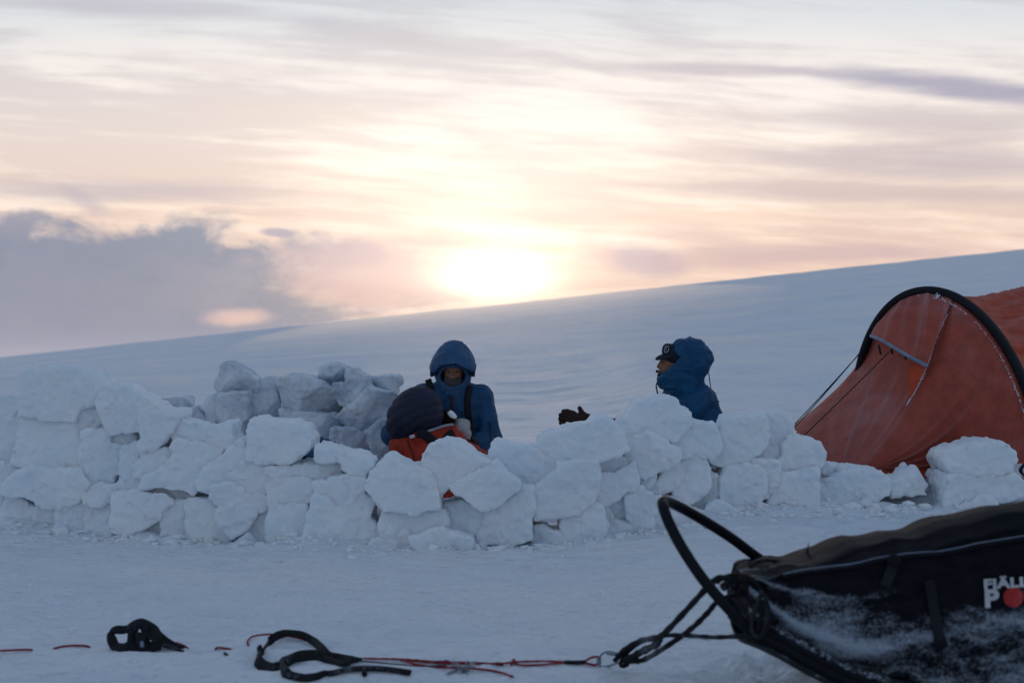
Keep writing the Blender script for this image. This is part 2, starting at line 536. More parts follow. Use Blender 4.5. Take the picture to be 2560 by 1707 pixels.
def snow_block(pts, Y, T, seed, label, group, h=0.014, rough=1.0, facets=0, r=0.035, cat='snow block', tilt=None, grow=0.016):
    rng = np.random.RandomState(seed)
    w = [P(x, y, Y) for x, y in pts]
    poly = [(p.x, p.z) for p in w]
    xs = [p[0] for p in poly]; zs = [p[1] for p in poly]
    cx, cz = sum(xs) / len(xs), sum(zs) / len(zs)
    ex, ez = max(xs) - min(xs), max(zs) - min(zs)
    m = 0.04
    lo = (min(xs) - m, Y - T * 0.75 - m, min(zs) - m); hi = (max(xs) + m, Y + T * 0.75 + m, max(zs) + m)
    X, YY, Z = grid(lo, hi, h)
    x2, z2 = X[:, 0, :], Z[:, 0, :]
    d2 = poly_sdf(x2, z2, poly) - grow
    d2 = d2[:, None, :] + np.zeros_like(YY)
    a, b = (rng.uniform(-.16, .16), rng.uniform(-.20, .08)) if tilt is None else tilt
    lim = T * 0.30
    off = np.clip(a * (X - cx) + b * (Z - cz), -lim, lim)
    yf = YY - Y - off
    big = 0.012 * vnoise(X * 4.1, YY * 4.1, Z * 3.1, seed + 3)
    qx = d2 + r; qy = np.abs(yf) - T / 2 + r + big
    d = np.minimum(np.maximum(qx, qy), 0) + np.sqrt(np.maximum(qx, 0) ** 2 + np.maximum(qy, 0) ** 2) - r
    if facets:
        fr = np.full(X.shape, -9.0)
        for k in range(3):
            a_, b_, c_ = rng.uniform(-1.0, 1.0), rng.uniform(-1.5, -.1), rng.uniform(0, .05)
            fr = np.maximum(fr, a_ * (X - cx) + b_ * (Z - cz) - c_)
        d = np.maximum(d, (Y - T / 2 + np.minimum(fr, T * .75) - YY) * .75)
    for k in range(0):
        ang = rng.uniform(0, 2 * math.pi); el = rng.uniform(-.9, .9)
        nrm = np.array([math.cos(ang) * .8, -abs(math.cos(el)), math.sin(ang) * .8]); nrm /= np.linalg.norm(nrm)
        o = rng.uniform(.30, .46) * (abs(nrm[0]) * ex + abs(nrm[1]) * T + abs(nrm[2]) * ez)
        dd = (X - cx) * nrm[0] + (YY - Y) * nrm[1] + (Z - cz) * nrm[2] - o
        dd = dd - 0.30 * sstep(-0.07, 0.0, d2)
        d = np.maximum(d, dd)
    band = np.abs(d) < 0.06
    n = np.zeros_like(d)
    xb, yb, zb = X[band], YY[band], Z[band]
    n[band] = 0.011 * fbm(xb * 9, yb * 9, zb * 9, 2, seed + 5) + 0.0100 * fbm(xb * 33, yb * 33, zb * 33, 2, seed + 8, 0.6)
    d = d + n * rough
    # keep the border of the grid outside
    d[0] = d[-1] = 1; d[:, 0] = d[:, -1] = 1; d[:, :, 0] = d[:, :, -1] = 1
    v, f = surface_nets(d, lo, h)
    v = v - np.array([cx, Y, cz])
    o = link("snow_block", mesh_from(v, f, "snow_block"), M_ICY_SHADE if facets else M_BLOCK, label=label, category=cat, group=group)
    o.location = (cx, Y, cz)
    return o


REG = {1: (0, 880, 3.016), 2: (480, 880, 3.016), 3: (900, 820, 2.7036), 4: (1340, 820, 2.7036), 5: (1860, 680, 2.5286), 0: (0, 0, 1)}
G_FRONT = "snow blocks stacked in the front windbreak wall"
G_REAR = "snow blocks stacked on the far side of the shelter"
# region, depth offset, thickness, label, outline
BLOCKS = [
 (1, .06, .36, "tall rounded snow block at the far left edge of the wall, beside the flat-topped one", "-75,350 0,345 60,335 110,327 170,335 215,358 226,480 240,560 215,640 190,700 150,812 100,815 60,797 0,832 -75,832"),
 (1, .02, .40, "largest flat-topped snow block crowning the left end of the wall", "222,190 236,158 255,145 330,130 390,119 450,130 540,123 570,132 640,132 700,158 790,178 845,215 858,250 868,282 800,330 780,370 660,412 640,450 630,492 560,505 400,493 270,465 224,462 218,300"),
 (1, .04, .38, "wide upright snow block right under the flat-topped crowning block", "262,468 400,497 560,509 640,500 655,580 660,640 672,760 676,862 580,852 470,862 350,850 152,825 185,660 215,560 240,500"),
 (1, -.01, .36, "peaked snow block right of the flat-topped crowning block", "780,372 800,332 870,285 965,255 1010,265 1060,305 1140,340 1190,368 1230,388 1245,425 1110,430 1102,560 1010,592 900,602 850,572 820,505 790,440"),
 (1, .07, .30, "small snow block wedged between the crowning block and the peaked block", "640,432 700,396 790,370 822,500 852,572 750,577 660,582 628,545"),
 (1, -.03, .34, "snow block with a notched right side beside the peaked block", "1108,430 1180,410 1240,405 1290,435 1380,442 1391,475 1372,515 1340,560 1300,612 1240,690 1185,742 1120,732 1080,702 1105,640"),
 (1, .03, .32, "tall narrow snow block below the wedge, left of the small dark slot", "665,585 850,580 884,600 862,640 882,692 965,696 945,755 970,800 952,905 903,908 897,985 800,992 680,962 674,860 666,700"),
 (1, .06, .30, "stubby snow block under the peaked block", "870,600 1010,598 1052,640 1060,680 985,692 880,692 853,650"),
 (1, .00, .30, "slim wavy snow block just right of the small dark slot", "975,695 1060,682 1092,712 1096,770 1050,850 1072,905 1092,965 1102,1032 945,1046 938,960 958,850 943,760"),
 (1, -.02, .30, "rounded snow block above the small teal hole", "1190,742 1290,715 1342,720 1326,790 1240,882 1190,927 1140,925 1070,918 1053,850 1098,790 1100,740"),
 (1, .03, .30, "long thin snow slab with a bright upper edge left of the square block", "1345,520 1450,528 1540,552 1635,588 1625,650 1600,692 1480,682 1370,657 1340,640 1305,600"),
 (1, .00, .36, "broad smooth snow block under the thin bright-edged slab", "1345,715 1368,665 1480,680 1640,700 1710,725 1690,810 1600,880 1540,950 1500,1042 1400,1005 1290,982 1180,1000 1115,1000 1130,930 1240,885 1330,800"),
 (1, -.04, .40, "wide bulging snow block in the middle course at the left end", "130,940 220,880 320,850 470,868 600,868 672,868 700,950 748,965 700,1050 640,1108 540,1132 430,1152 380,1132 300,1062 160,1062 30,1062 60,990"),
 (1, .02, .34, "low snow block at the left edge between the tall one and the lowest course", "-75,830 0,830 60,800 150,828 220,872 135,940 60,985 0,942 -75,905"),
 (1, -.02, .30, "squat rounded snow block below the small dark slot", "680,1062 745,970 890,990 945,990 910,1050 906,1112 800,1134 700,1120"),
 (1, .03, .34, "lowest snow block at the left edge of the photo", "-75,1060 0,1075 60,1060 92,1100 86,1270 60,1300 -75,1310"),
 (1, -.01, .32, "bottom snow block with a teal hollow at its top, left end of the wall", "90,1085 150,1062 230,1100 312,1152 316,1385 240,1382 130,1345 92,1272"),
 (1, .01, .30, "narrow bottom snow block right of the one with the teal hollow", "318,1152 400,1180 500,1142 480,1250 478,1395 370,1408 320,1398"),
 (1, -.02, .32, "bottom snow block whose right edge has a thin dark gap", "495,1142 600,1112 684,1120 692,1200 687,1332 660,1390 560,1408 470,1395 478,1240"),
 (1, .00, .30, "bottom snow block under the squat rounded one", "692,1132 800,1140 906,1122 902,1250 892,1402 820,1424 740,1390 690,1345"),
 (1, -.05, .38, "big bottom snow block with a ragged lower right corner, left part of the wall", "905,1062 1060,1030 1200,1052 1290,1052 1347,1107 1262,1172 1252,1240 1162,1290 1060,1312 1030,1352 960,1345 900,1322 910,1200"),
 (1, -.01, .28, "low snow block with a dark slit beneath, under the ragged corner", "1060,1316 1170,1298 1250,1250 1266,1402 1180,1414 1060,1428 1000,1424 955,1402 950,1350 1030,1355"),
 (1, .02, .26, "thin pointed snow slab left of the small teal notch, lower left part", "1108,1012 1180,1002 1290,985 1442,1060 1474,1090 1350,1104 1290,1054 1200,1052 1110,1036"),
 (1, .00, .34, "bottom snow block with faint vertical saw grooves, right of the low block with the slit", "1268,1168 1350,1112 1475,1098 1462,1250 1442,1442 1340,1432 1265,1404 1255,1240"),
 (2, .00, .34, "tall bottom snow block right of the grooved one", "12,1108 100,1098 182,1100 240,1150 232,1222 250,1300 330,1365 300,1440 250,1490 180,1503 140,1488 20,1455 -8,1250"),
 # front wall, second stretch
 (2, .02, .42, "large square snow block standing on top left of the blue bag", "455,565 470,505 510,489 620,500 740,515 800,511 840,540 890,548 905,590 930,640 925,710 880,742 850,770 800,800 740,815 640,840 580,842 450,800 455,700"),
 (2, .06, .32, "small snow block left of the large square block, beside the long slab", "150,640 185,580 240,540 325,530 320,620 360,672 310,700 260,727 140,692"),
 (2, -.04, .36, "slanting snow slab leaning against the left side of the square block", "80,965 140,880 270,765 400,655 445,685 457,795 400,820 350,870 335,910 350,962 300,990 200,1002 190,1050 100,1010"),
 (2, -.02, .34, "long snow block sloping down to the right, touching the blue bag", "948,748 966,692 1025,702 1095,711 1105,702 1130,722 1200,745 1290,755 1380,785 1396,822 1330,912 1260,932 1200,902 1160,872 1145,830 970,822 944,784"),
 (2, .02, .32, "flat snow slab lying under the blue bag", "590,852 720,832 880,830 1140,830 1152,925 1040,947 900,942 780,932 640,932 588,902"),
 (2, -.03, .34, "snow block below the left corner of the large square block", "338,902 400,830 450,803 580,843 592,902 640,932 602,1000 590,1042 430,1052 410,1002 350,962"),
 (2, .00, .34, "snow block left of the small dark crack under the blue bag", "600,1002 640,938 900,943 950,1002 972,1052 930,1102 870,1137 720,1132 620,1112 596,1050"),
 (2, -.03, .34, "snow block wedged below the block that slopes down to the right", "943,962 1040,948 1160,930 1260,935 1322,930 1316,1002 1240,1072 1160,1152 1090,1132 1040,1082 988,1052 942,1002"),
 (2, -.06, .36, "rounded snow block tapering down to a teal hollow", "195,1002 340,972 410,1008 440,1056 600,1058 620,1140 525,1197 440,1312 340,1367 250,1302 230,1202 250,1132 190,1082"),
 (2, .02, .30, "small snow block beside the teal hollow, left of the tall upright one", "435,1330 560,1200 618,1160 612,1290 602,1400 602,1482 490,1452 436,1362"),
 (2, -.03, .34, "tall upright snow block below the small blue gap", "615,1142 720,1134 870,1139 892,1200 890,1300 862,1400 800,1492 680,1512 608,1482 603,1300"),
 (2, -.02, .40, "massive snow block at the foot of the wall right of the blue gap", "950,1112 970,1060 1040,1080 1100,1140 1160,1157 1240,1082 1300,1040 1384,1100 1392,1130 1350,1212 1440,1332 1470,1402 1400,1452 1200,1454 1000,1444 930,1434 870,1494 880,1352 910,1222"),
 (2, -.12, .20, "small crumbled lump of snow at the wall's foot left of the tall upright block", "300,1470 380,1410 440,1350 500,1440 480,1480 400,1505 320,1500"),
 (2, -.14, .18, "little pointed lump of snow at the foot of the massive block", "880,1500 930,1440 960,1425 1000,1450 1060,1480 1040,1510 900,1512"),
 (2, -.13, .22, "ragged lump of snow left of the long flat lump", "1330,1440 1410,1400 1475,1420 1550,1400 1600,1340 1640,1345 1660,1400 1700,1450 1640,1500 1500,1510 1380,1490"),
 # centre
 (3, -.07, .38, "large diamond-shaped snow block in front of the orange jacket", "45,1052 80,962 150,900 210,855 320,910 435,945 520,965 547,1105 547,1192 430,1222 380,1242 290,1217 180,1217 110,1130"),
 (3, -.03, .40, "big dome-topped snow block standing before the orange jacket", "433,948 445,850 480,790 570,743 660,765 740,810 790,852 832,870 882,900 842,932 750,965 640,1025 600,1052 545,1108 470,1062"),
 (3, -.12, .34, "tilted square snow block right of the dome-topped one", "608,1052 700,1000 750,972 850,935 932,892 955,930 1000,970 1060,1020 1086,1056 1040,1102 920,1202 850,1217 740,1147 660,1092"),
 (3, .06, .36, "broad rounded snow block right of the blue jacket sleeve", "890,870 905,790 940,770 1060,790 1190,810 1290,870 1332,920 1300,977 1250,1007 1150,1047 1085,1052 1000,972 950,902 885,892"),
 (3, .00, .34, "snow block under the diamond-shaped one", "175,1232 290,1222 430,1224 540,1205 592,1240 597,1310 560,1362 440,1392 350,1424 180,1434 150,1302"),
 (3, .05, .34, "recessed snow block below the red gap", "588,1240 548,1180 640,1155 700,1145 800,1192 872,1222 862,1302 800,1430 700,1412 588,1372 602,1310"),
 (3, -.03, .38, "big snow block under the tilted square one", "868,1224 930,1202 1050,1110 1090,1058 1168,1060 1172,1200 1147,1280 1147,1392 1040,1432 960,1444 870,1434 795,1422 832,1302"),
 (3, -.20, .24, "long flat lump of snow lying on the ground before the wall", "350,1424 440,1380 540,1348 620,1374 740,1410 762,1450 737,1502 640,1522 520,1532 440,1522 380,1482"),
 (4, .00, .42, "wide snow block under the stretched-out glove", "0,812 35,740 60,715 170,690 260,665 340,652 390,612 450,600 512,650 580,722 600,800 540,852 400,877 260,882 140,887 95,862"),
 (4, .05, .44, "big rugged snow boulder in front of the man in profile", "553,662 590,600 640,540 680,502 780,488 880,474 930,490 960,540 1010,558 1022,630 962,702 930,742 890,757 860,722 770,706 650,712 600,727 570,702"),
 (4, .00, .38, "snow block under the chest of the man in profile", "888,757 950,720 1000,652 1050,620 1080,638 1170,650 1210,700 1227,780 1170,882 1130,852 960,852 930,802"),
 (4, -.03, .38, "jagged snow block under the rugged boulder", "598,732 740,704 800,714 860,740 882,770 942,812 957,852 922,902 860,942 790,962 720,1007 680,982 650,912 600,862 588,792"),
 (0, .00, .38, "snow block right of the blue jacket hem, below the humped block", "1793,1078 1805,1050 1812,1044 1850,1040 1897,1036 1904,1060 1908,1106 1873,1132 1858,1154 1817,1161 1770,1153 1786,1135"),
 (0, .04, .34, "humped snow block nearest the tent guy lines", "1893,1036 1900,1032 1935,1027 1960,1039 1969,1075 1976,1093 1943,1110 1903,1105"),
 (4, .05, .30, "small snow block under the wide block with the glove above", "398,887 450,870 540,850 590,870 642,920 520,973 430,962"),
 (4, -.02, .44, "massive smooth snow block directly above the small teal cave", "0,1042 60,1000 140,942 150,890 392,887 417,962 392,1120 352,1170 270,1232 160,1252 60,1245 0,1262"),
 (4, -.04, .38, "bottom snow block right of the teal cave", "175,1252 270,1230 352,1166 430,1192 460,1302 447,1372 370,1414 290,1416 212,1434 185,1425 165,1302"),
 (4, .00, .34, "snow block between the massive smooth one and the jagged one", "410,970 520,975 650,910 677,1000 672,1062 590,1082 530,1132 470,1182 400,1172 393,1080"),
 (4, .06, .30, "deep-set teal-shaded snow block in the lower course", "468,1187 540,1112 600,1070 642,1080 622,1200 612,1312 510,1304 490,1222"),
 (4, .02, .26, "thin sliver of snow block left of the deep-set teal-shaded one", "430,1190 462,1190 500,1240 512,1312 456,1314"),
 (4, -.03, .36, "upright bottom snow block right of the deep-set teal-shaded one", "600,1082 700,1062 762,1112 782,1240 772,1372 680,1392 640,1352 613,1252"),
 (4, .03, .32, "snow block with a curved lower edge behind the small fist-sized lump", "700,1062 740,1050 800,1040 850,960 930,902 980,920 987,1000 920,1082 830,1104 760,1122"),
 (4, -.06, .18, "fist-sized lump of snow lodged under the jagged block", "690,1045 720,1010 770,965 802,990 792,1030 742,1055"),
 (4, .02, .36, "tall leaning snow block under the dark blue gap", "958,860 1112,855 1142,940 1152,1002 1112,1102 1040,1172 980,1192 900,1152 930,1062 987,1002 987,920 930,892"),
 (4, .06, .30, "narrow snow block with a teal crack below, right of the leaning one", "1148,960 1200,980 1222,1082 1172,1182 1092,1237 1030,1212 1040,1180 1112,1110"),
 (4, -.02, .38, "large squarish snow block in the lower course right of the teal crack", "1228,1002 1260,932 1400,905 1492,920 1514,960 1520,1102 1480,1172 1380,1194 1290,1192 1218,1152 1225,1082"),
 (4, -.10, .34, "low snow block at the foot of the wall behind the sled's black bow", "1110,1260 1140,1202 1200,1163 1290,1200 1372,1240 1420,1300 1360,1350 1220,1360 1140,1330"),
 (4, -.08, .34, "sloping bottom snow block left of the sled's black bow", "770,1120 900,1142 1000,1188 1085,1228 1110,1330 1060,1400 920,1410 790,1400 772,1280"),
 (4, -.03, .24, "crumbly pile-like snow lump between two bottom blocks, right of the teal cave", "455,1312 540,1295 612,1312 640,1360 680,1392 640,1430 540,1440 440,1430 400,1410 447,1372"),
 (4, -.02, .26, "small triangular snow block on the floor of the teal cave", "-10,1330 40,1325 110,1365 180,1365 190,1420 100,1440 -20,1430"),
 # right end
 (5, .00, .38, "snow block ending the wall in front of the tent's left corner", "272,1000 290,1040 350,1046 440,1070 470,1112 480,1192 455,1217 380,1247 280,1252 200,1242 178,1192 225,1152 222,1120 212,1092"),
 (5, .04, .28, "small oval snow block under the humped block by the guy lines", "92,1107 200,1095 228,1140 204,1182 120,1184 62,1152"),
 (5, -.02, .36, "bulky snow block with a teal crack at its right foot", "15,1172 100,1180 190,1194 197,1260 162,1362 80,1422 20,1440 10,1300"),
 (5, -.03, .38, "last full-height bottom snow block at the right end of the wall", "192,1252 280,1250 420,1230 427,1492 330,1504 240,1494 128,1444 160,1372"),
 (5, .02, .38, "long low snow block lying before the tent's front hem", "430,1332 560,1262 590,1222 700,1230 830,1240 882,1312 862,1382 800,1434 600,1454 430,1484"),
 (5, .10, .24, "small snow chunk touching the hem of the tent's left corner", "478,1252 520,1215 572,1230 545,1262 490,1272"),
 (5, .04, .34, "pointed low snow block between the long low one and the mushroom-shaped one", "878,1312 960,1290 1050,1225 1082,1262 1132,1332 1102,1392 900,1404"),
 (5, -.02, .44, "mushroom-shaped snow block standing in front of the tent", "1208,1172 1225,1125 1280,1105 1325,1090 1350,1090 1440,1065 1535,1055 1590,1070 1640,1122 1656,1182 1637,1222 1642,1252 1560,1267 1400,1262 1250,1252 1234,1222"),
 (5, .02, .50, "broad snow block under the mushroom-shaped one", "1215,1262 1300,1255 1560,1262 1650,1250 1722,1312 1722,1402 1500,1442 1350,1474 1200,1464 1195,1332"),
 (5, -.12, .26, "half-buried snow chunk beside the small teal pit, above the sled cover", "1380,1500 1400,1470 1460,1412 1520,1400 1562,1452 1590,1500 1500,1530"),
 # far side of the shelter
 (1, 1.9, .30, "dark-faced rear snow block peeking out right of the peaked one", "1200,372 1370,350 1430,356 1462,480 1445,522 1390,560 1300,560 1230,400"),
 (2, 1.9, .40, "low broken rear snow chunk left of the rear stack", "-60,520 -10,440 50,424 100,460 140,490 150,560 60,600 -40,600"),
 (2, 1.75, .34, "rear snow block with a sharp peak topping the left rear stack", "200,262 218,215 240,180 270,90 290,82 340,110 430,150 500,205 512,250 526,280 480,312 380,302 240,302"),
 (2, 1.8, .34, "light-sided rear snow block at the left of the rear stack", "108,390 150,335 238,320 247,420 245,560 240,700 150,700 140,480"),
 (2, 1.7, .34, "dark rear snow block under the sharp-peaked one", "235,322 440,300 452,372 430,500 402,522 400,900 240,900 240,540"),
 (2, 1.85, .32, "leaning rear snow block right of the sharp-peaked one", "520,222 600,200 640,212 656,290 680,380 720,470 742,515 740,800 500,800 500,490 450,372 470,320 520,292"),
 (2, 1.95, .10, "thin bright wedge of snow lit from behind in the rear stack", "395,548 430,500 452,378 500,490 482,532 480,700 400,700"),
 (2, 1.65, .42, "big rear snow block with a flat pale top in the middle of the rear stack", "680,212 760,185 850,185 950,210 1000,240 1100,300 1122,380 1087,450 1020,462 880,452 770,432 700,422 678,330"),
 (2, 1.8, .34, "small horned snow block topping the rear stack", "985,127 1040,110 1090,92 1150,110 1180,180 1192,240 1080,245 985,232"),
 (2, 1.7, .38, "slanting snow slab leaning right at the top of the rear stack", "1188,142 1230,130 1330,190 1335,240 1352,265 1340,292 1260,350 1200,402 1165,390 1120,372 1100,300 1080,240 1190,237"),
 (2, 1.85, .32, "small rear snow block nearest the navy hood", "1340,212 1480,190 1570,190 1577,222 1530,260 1536,302 1420,292 1350,262"),
 (2, 1.65, .42, "large tilted rear snow block left of the navy hood", "1355,272 1440,300 1540,322 1560,420 1460,502 1400,562 1330,582 1240,562 1150,532 1110,492 1200,402 1300,332"),
 (2, 1.7, .36, "shaded rear snow block under the big pale-topped one", "700,432 880,452 1020,462 1100,472 1150,532 1082,592 1062,672 1000,690 990,900 760,900 740,502"),
 (2, 1.6, .36, "cracked dark rear snow block low in the rear stack", "1078,562 1240,572 1310,612 1372,682 1362,742 1300,790 1300,950 1060,950 1050,700 1060,650"),
 (2, 1.62, .38, "lowest shaded rear snow block behind the blue elbow", "1335,592 1460,502 1560,500 1600,600 1600,950 1330,950 1360,760 1370,690 1310,612"),
]


def parse(reg, s):
    ox, oy, k = REG[reg]
    return [(ox + float(a) / k, oy + float(b) / k) for a, b in (q.split(',') for q in s.split())]


for i, (reg, dy, T, lab, pts) in enumerate(BLOCKS):
    pts = parse(reg, pts)
    cxp = sum(p[0] for p in pts) / len(pts)
    Y = 9.2
    for _ in range(4): Y = float(wallY((cxp - 1280) / FPX * Y)) + 0.17
    rear = dy > 1
    if rear: Y = 9.1 + 0.17
    Y += dy
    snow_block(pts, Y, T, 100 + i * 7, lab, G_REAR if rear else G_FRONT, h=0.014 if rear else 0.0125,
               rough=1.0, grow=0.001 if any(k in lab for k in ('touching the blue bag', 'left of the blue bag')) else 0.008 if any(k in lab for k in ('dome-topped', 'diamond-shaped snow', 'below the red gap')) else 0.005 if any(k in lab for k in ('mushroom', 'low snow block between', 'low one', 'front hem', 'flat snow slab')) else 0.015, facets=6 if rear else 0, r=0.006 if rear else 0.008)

# crumbs of broken snow round the foot of the wall and on its ledges
def crumbs():
    rg = np.random.RandomState(5)
    ico = bmesh_ico()
    V, F = [], []
    n = 0
    for i in range(900):
        k = rg.rand()
        x = rg.uniform(-3.6, 3.7)
        if k < .75: y = float(wallY(x)) - abs(rg.normal(0, .16)) - .02
        else: y = rg.uniform(5.6, 9.0)
        s = abs(rg.normal(0, .011)) + .005 if k < .75 else abs(rg.normal(0, .005)) + .003
        if k < .10: s *= 1.5
        z = float(gz(x, y)) + s * .1
        a = rg.uniform(.6, 1.5, 3) * np.array((1.2, 1.1, .7)); off = rg.uniform(0, 99, 3)
        v = ico[0] * (1 + .35 * rg.uniform(-1, 1, (len(ico[0]), 1))) * a * s + np.array((x, y, z))
        V.append(v); F.append(ico[1] + n); n += len(v)
    return np.concatenate(V), np.concatenate(F)


def bmesh_ico():
    import bmesh
    bm = bmesh.new(); bmesh.ops.create_icosphere(bm, subdivisions=2, radius=1.0)
    v = np.array([q.co[:] for q in bm.verts]); bm.verts.index_update()
    f = np.array([[q.index for q in p.verts] for p in bm.faces]); bm.free()
    return v, f


v, f = crumbs()
link("snow_crumbs", mesh_from(v, f, "snow_crumbs"), M_BLOCK, kind='stuff')

# ------------------------------------------------------------------ curves and sheets
def smooth_pts(pts, n=8, closed=False):
    pts = [Vector(p) for p in pts]
    out = []
    m = len(pts)
    rng = range(m if closed else m - 1)
    for i in rng:
        if closed: p0, p1, p2, p3 = pts[i - 1], pts[i], pts[(i + 1) % m], pts[(i + 2) % m]
        else:
            p1, p2 = pts[i], pts[i + 1]
            p0 = pts[i - 1] if i else p1 * 2 - p2
            p3 = pts[i + 2] if i + 2 < m else p2 * 2 - p1
        for k in range(n):
            t = k / n
            out.append(0.5 * ((2 * p1) + (p2 - p0) * t + (2 * p0 - 5 * p1 + 4 * p2 - p3) * t * t + (3 * p1 - p0 - 3 * p2 + p3) * t ** 3))
    if not closed: out.append(pts[-1])
    return out


def tube_geo(pts, ra, rb=None, up=(0, 0, 1), seg=10, closed=False, square=0.0, taper=None, twist=None):
    """elliptic tube: ra across, rb along the up direction"""
    rb = ra if rb is None else rb
    up = Vector(up)
    V, F = [], []
    n = len(pts)
    for i, p in enumerate(pts):
        if closed: t = pts[(i + 1) % n] - pts[i - 1]
        else: t = pts[min(i + 1, n - 1)] - pts[max(i - 1, 0)]
        t = t.normalized() if t.length > 1e-9 else Vector((1, 0, 0))
        s = t.cross(up)
        if s.length < 1e-3: s = t.cross(Vector((0, 1, 0)))
        s.normalize(); b = s.cross(t).normalized()
        if twist:
            a = twist(i / max(n - 1, 1)); s, b = s * math.cos(a) + b * math.sin(a), b * math.cos(a) - s * math.sin(a)
        k = taper(i / max(n - 1, 1)) if taper else 1.0
        for j in range(seg):
            a = 2 * math.pi * j / seg
            ca, sa = math.cos(a), math.sin(a)
            if square:
                e = 1 - square * 0.7
                ca = math.copysign(abs(ca) ** e, ca); sa = math.copysign(abs(sa) ** e, sa)
            V.append(p + s * (ra * k * ca) + b * (rb * k * sa))
    for i in range(n if closed else n - 1):
        i2 = (i + 1) % n
        for j in range(seg):
            F.append((i * seg + j, i * seg + (j + 1) % seg, i2 * seg + (j + 1) % seg, i2 * seg + j))
    if not closed:
        F.append(tuple(range(seg))[::-1]); F.append(tuple(range((n - 1) * seg, n * seg)))
    return V, F


def tube(name, pts, ra, mat, parent=None, rb=None, n=8, smooth=True, **kw):
    extra = {k: kw.pop(k) for k in ('up', 'seg', 'closed', 'square', 'taper', 'twist') if k in kw}
    q = smooth_pts(pts, n, extra.get('closed', False)) if smooth else [Vector(p) for p in pts]
    v, f = tube_geo(q, ra, rb, **extra)
    c = Vector((0, 0, 0))
    return link(name, mesh_from(v, f, name), mat, parent, **kw)


def merge_geo(gs):
    V, F = [], []
    for v, f in gs:
        o = len(V); V += list(v); F += [tuple(i + o for i in q) for q in f]
    return V, F


CRE = []


def crease(x):
    """note how strongly a fold shows at this vertex: frost settles there"""
    CRE.append(x); return x


def sheet(name, fn, nu, nv_, mat, parent=None, thick=0.0, **kw):
    """grid surface fn(u,v)->Vector"""
    CRE.clear()
    V = [fn(i / nu, j / nv_) for j in range(nv_ + 1) for i in range(nu + 1)]
    F = [(j * (nu + 1) + i, j * (nu + 1) + i + 1, (j + 1) * (nu + 1) + i + 1, (j + 1) * (nu + 1) + i) for j in range(nv_) for i in range(nu)]
    if thick:
        me = mesh_from(V, F, name)
        N = [v.normal.copy() for v in me.vertices]
        o = len(V); nvv = nu + 1
        V2 = V + [V[i] - N[i] * thick for i in range(o)]
        F2 = F + [tuple(o + k for k in reversed(f)) for f in F]
        for i in range(nu):
            F2.append((i + 1, i, o + i, o + i + 1)); k = nv_ * nvv
            F2.append((k + i, k + i + 1, o + k + i + 1, o + k + i))
        for j in range(nv_):
            a, b = j * nvv, (j + 1) * nvv
            F2.append((a, b, o + b, o + a)); F2.append((b + nu, a + nu, o + a + nu, o + b + nu))
        bpy.data.meshes.remove(me)
        V, F = V2, F2
    me = mesh_from(V, F, name)
    at = me.attributes.new('frost', 'FLOAT', 'POINT')
    if len(CRE) == len(V): at.data.foreach_set('value', np.clip(np.array(CRE, dtype=np.float32), 0, 1))
    return link(name, me, mat, parent, **kw)


def fabric(name, col, rough=0.75, transl=0.0, frost=0.0, weave=500.0, wr=0.0, wscale=(6, 6, 6), spec=0.25, frost_lo=0.5, frost_hi=0.75, fcol=(0.62, 0.66, 0.72), fscale=3.0):
    m, nt, b = new_mat(name)
    pos = gcoord(nt, 'World')
    x, y, z = separate(nt, pos)
    c = mixc(nt, noise(nt, pos, 9.0, 4, 0.6).ss(0.3, 0.7), tuple(v * 0.82 for v in col), tuple(min(v * 1.12, 1) for v in col))
    if frost:
        fa = noise(nt, pos, fscale, 5, 0.65)
        fb = noise(nt, pos, 160.0, 3, 0.7)
        f = (fa * 0.6 + fb * 0.4).ss(frost_lo, frost_hi) * frost
        an = nt.nodes.new('ShaderNodeAttribute'); an.attribute_name = 'frost'
        av = V_(nt, an.outputs['Fac']) * (fb * 0.8 + 0.25)
        f = (f + av * 0.75).min(0.85)
        c = mixc(nt, f, c, fcol)
    nt.links.new(c, b.inputs['Base Color'])
    b.inputs['Roughness'].default_value = rough
    b.inputs['Specular IOR Level'].default_value = spec
    nr = None
    if wr:
        nr = bump(nt, None, noise(nt, combine(nt, x * wscale[0], y * wscale[1], z * wscale[2]), 1.0, 4, 0.5, 0.4), 0.02 * wr, 0.8)
    bump(nt, b, noise(nt, pos, weave, 2, 0.5), 0.0008, 0.4, nr)
    if transl:
        tr = nt.nodes.new('ShaderNodeBsdfTranslucent'); nt.links.new(c, tr.inputs[0])
        mx = nt.nodes.new('ShaderNodeMixShader'); mx.inputs[0].default_value = transl
        o = nt.nodes['Material Output']
        nt.links.new(b.outputs[0], mx.inputs[1]); nt.links.new(tr.outputs[0], mx.inputs[2])
        nt.links.new(mx.outputs[0], o.inputs[0])
    return m


M_TENT = fabric("orange_tent_fabric", (0.40, 0.080, 0.052), 0.6, 0.18, 0.5, wr=0.35, wscale=(5, 5, 5), frost_lo=0.46, frost_hi=0.70, fcol=(0.50, 0.36, 0.38), fscale=1.6)
M_TENT2 = fabric("orange_tent_fabric_clean", (0.52, 0.070, 0.026), 0.6, 0.25, 0.2, wr=0.3, wscale=(5, 5, 5))
M_BLACK = fabric("black_webbing", (0.012, 0.013, 0.018), 0.8, spec=0.2)
M_FROST = fabric("frost_crust", (0.70, 0.76, 0.84), 0.9, frost=0, weave=90)
M_GREY = fabric("grey_trim", (0.20, 0.25, 0.33), 0.8)

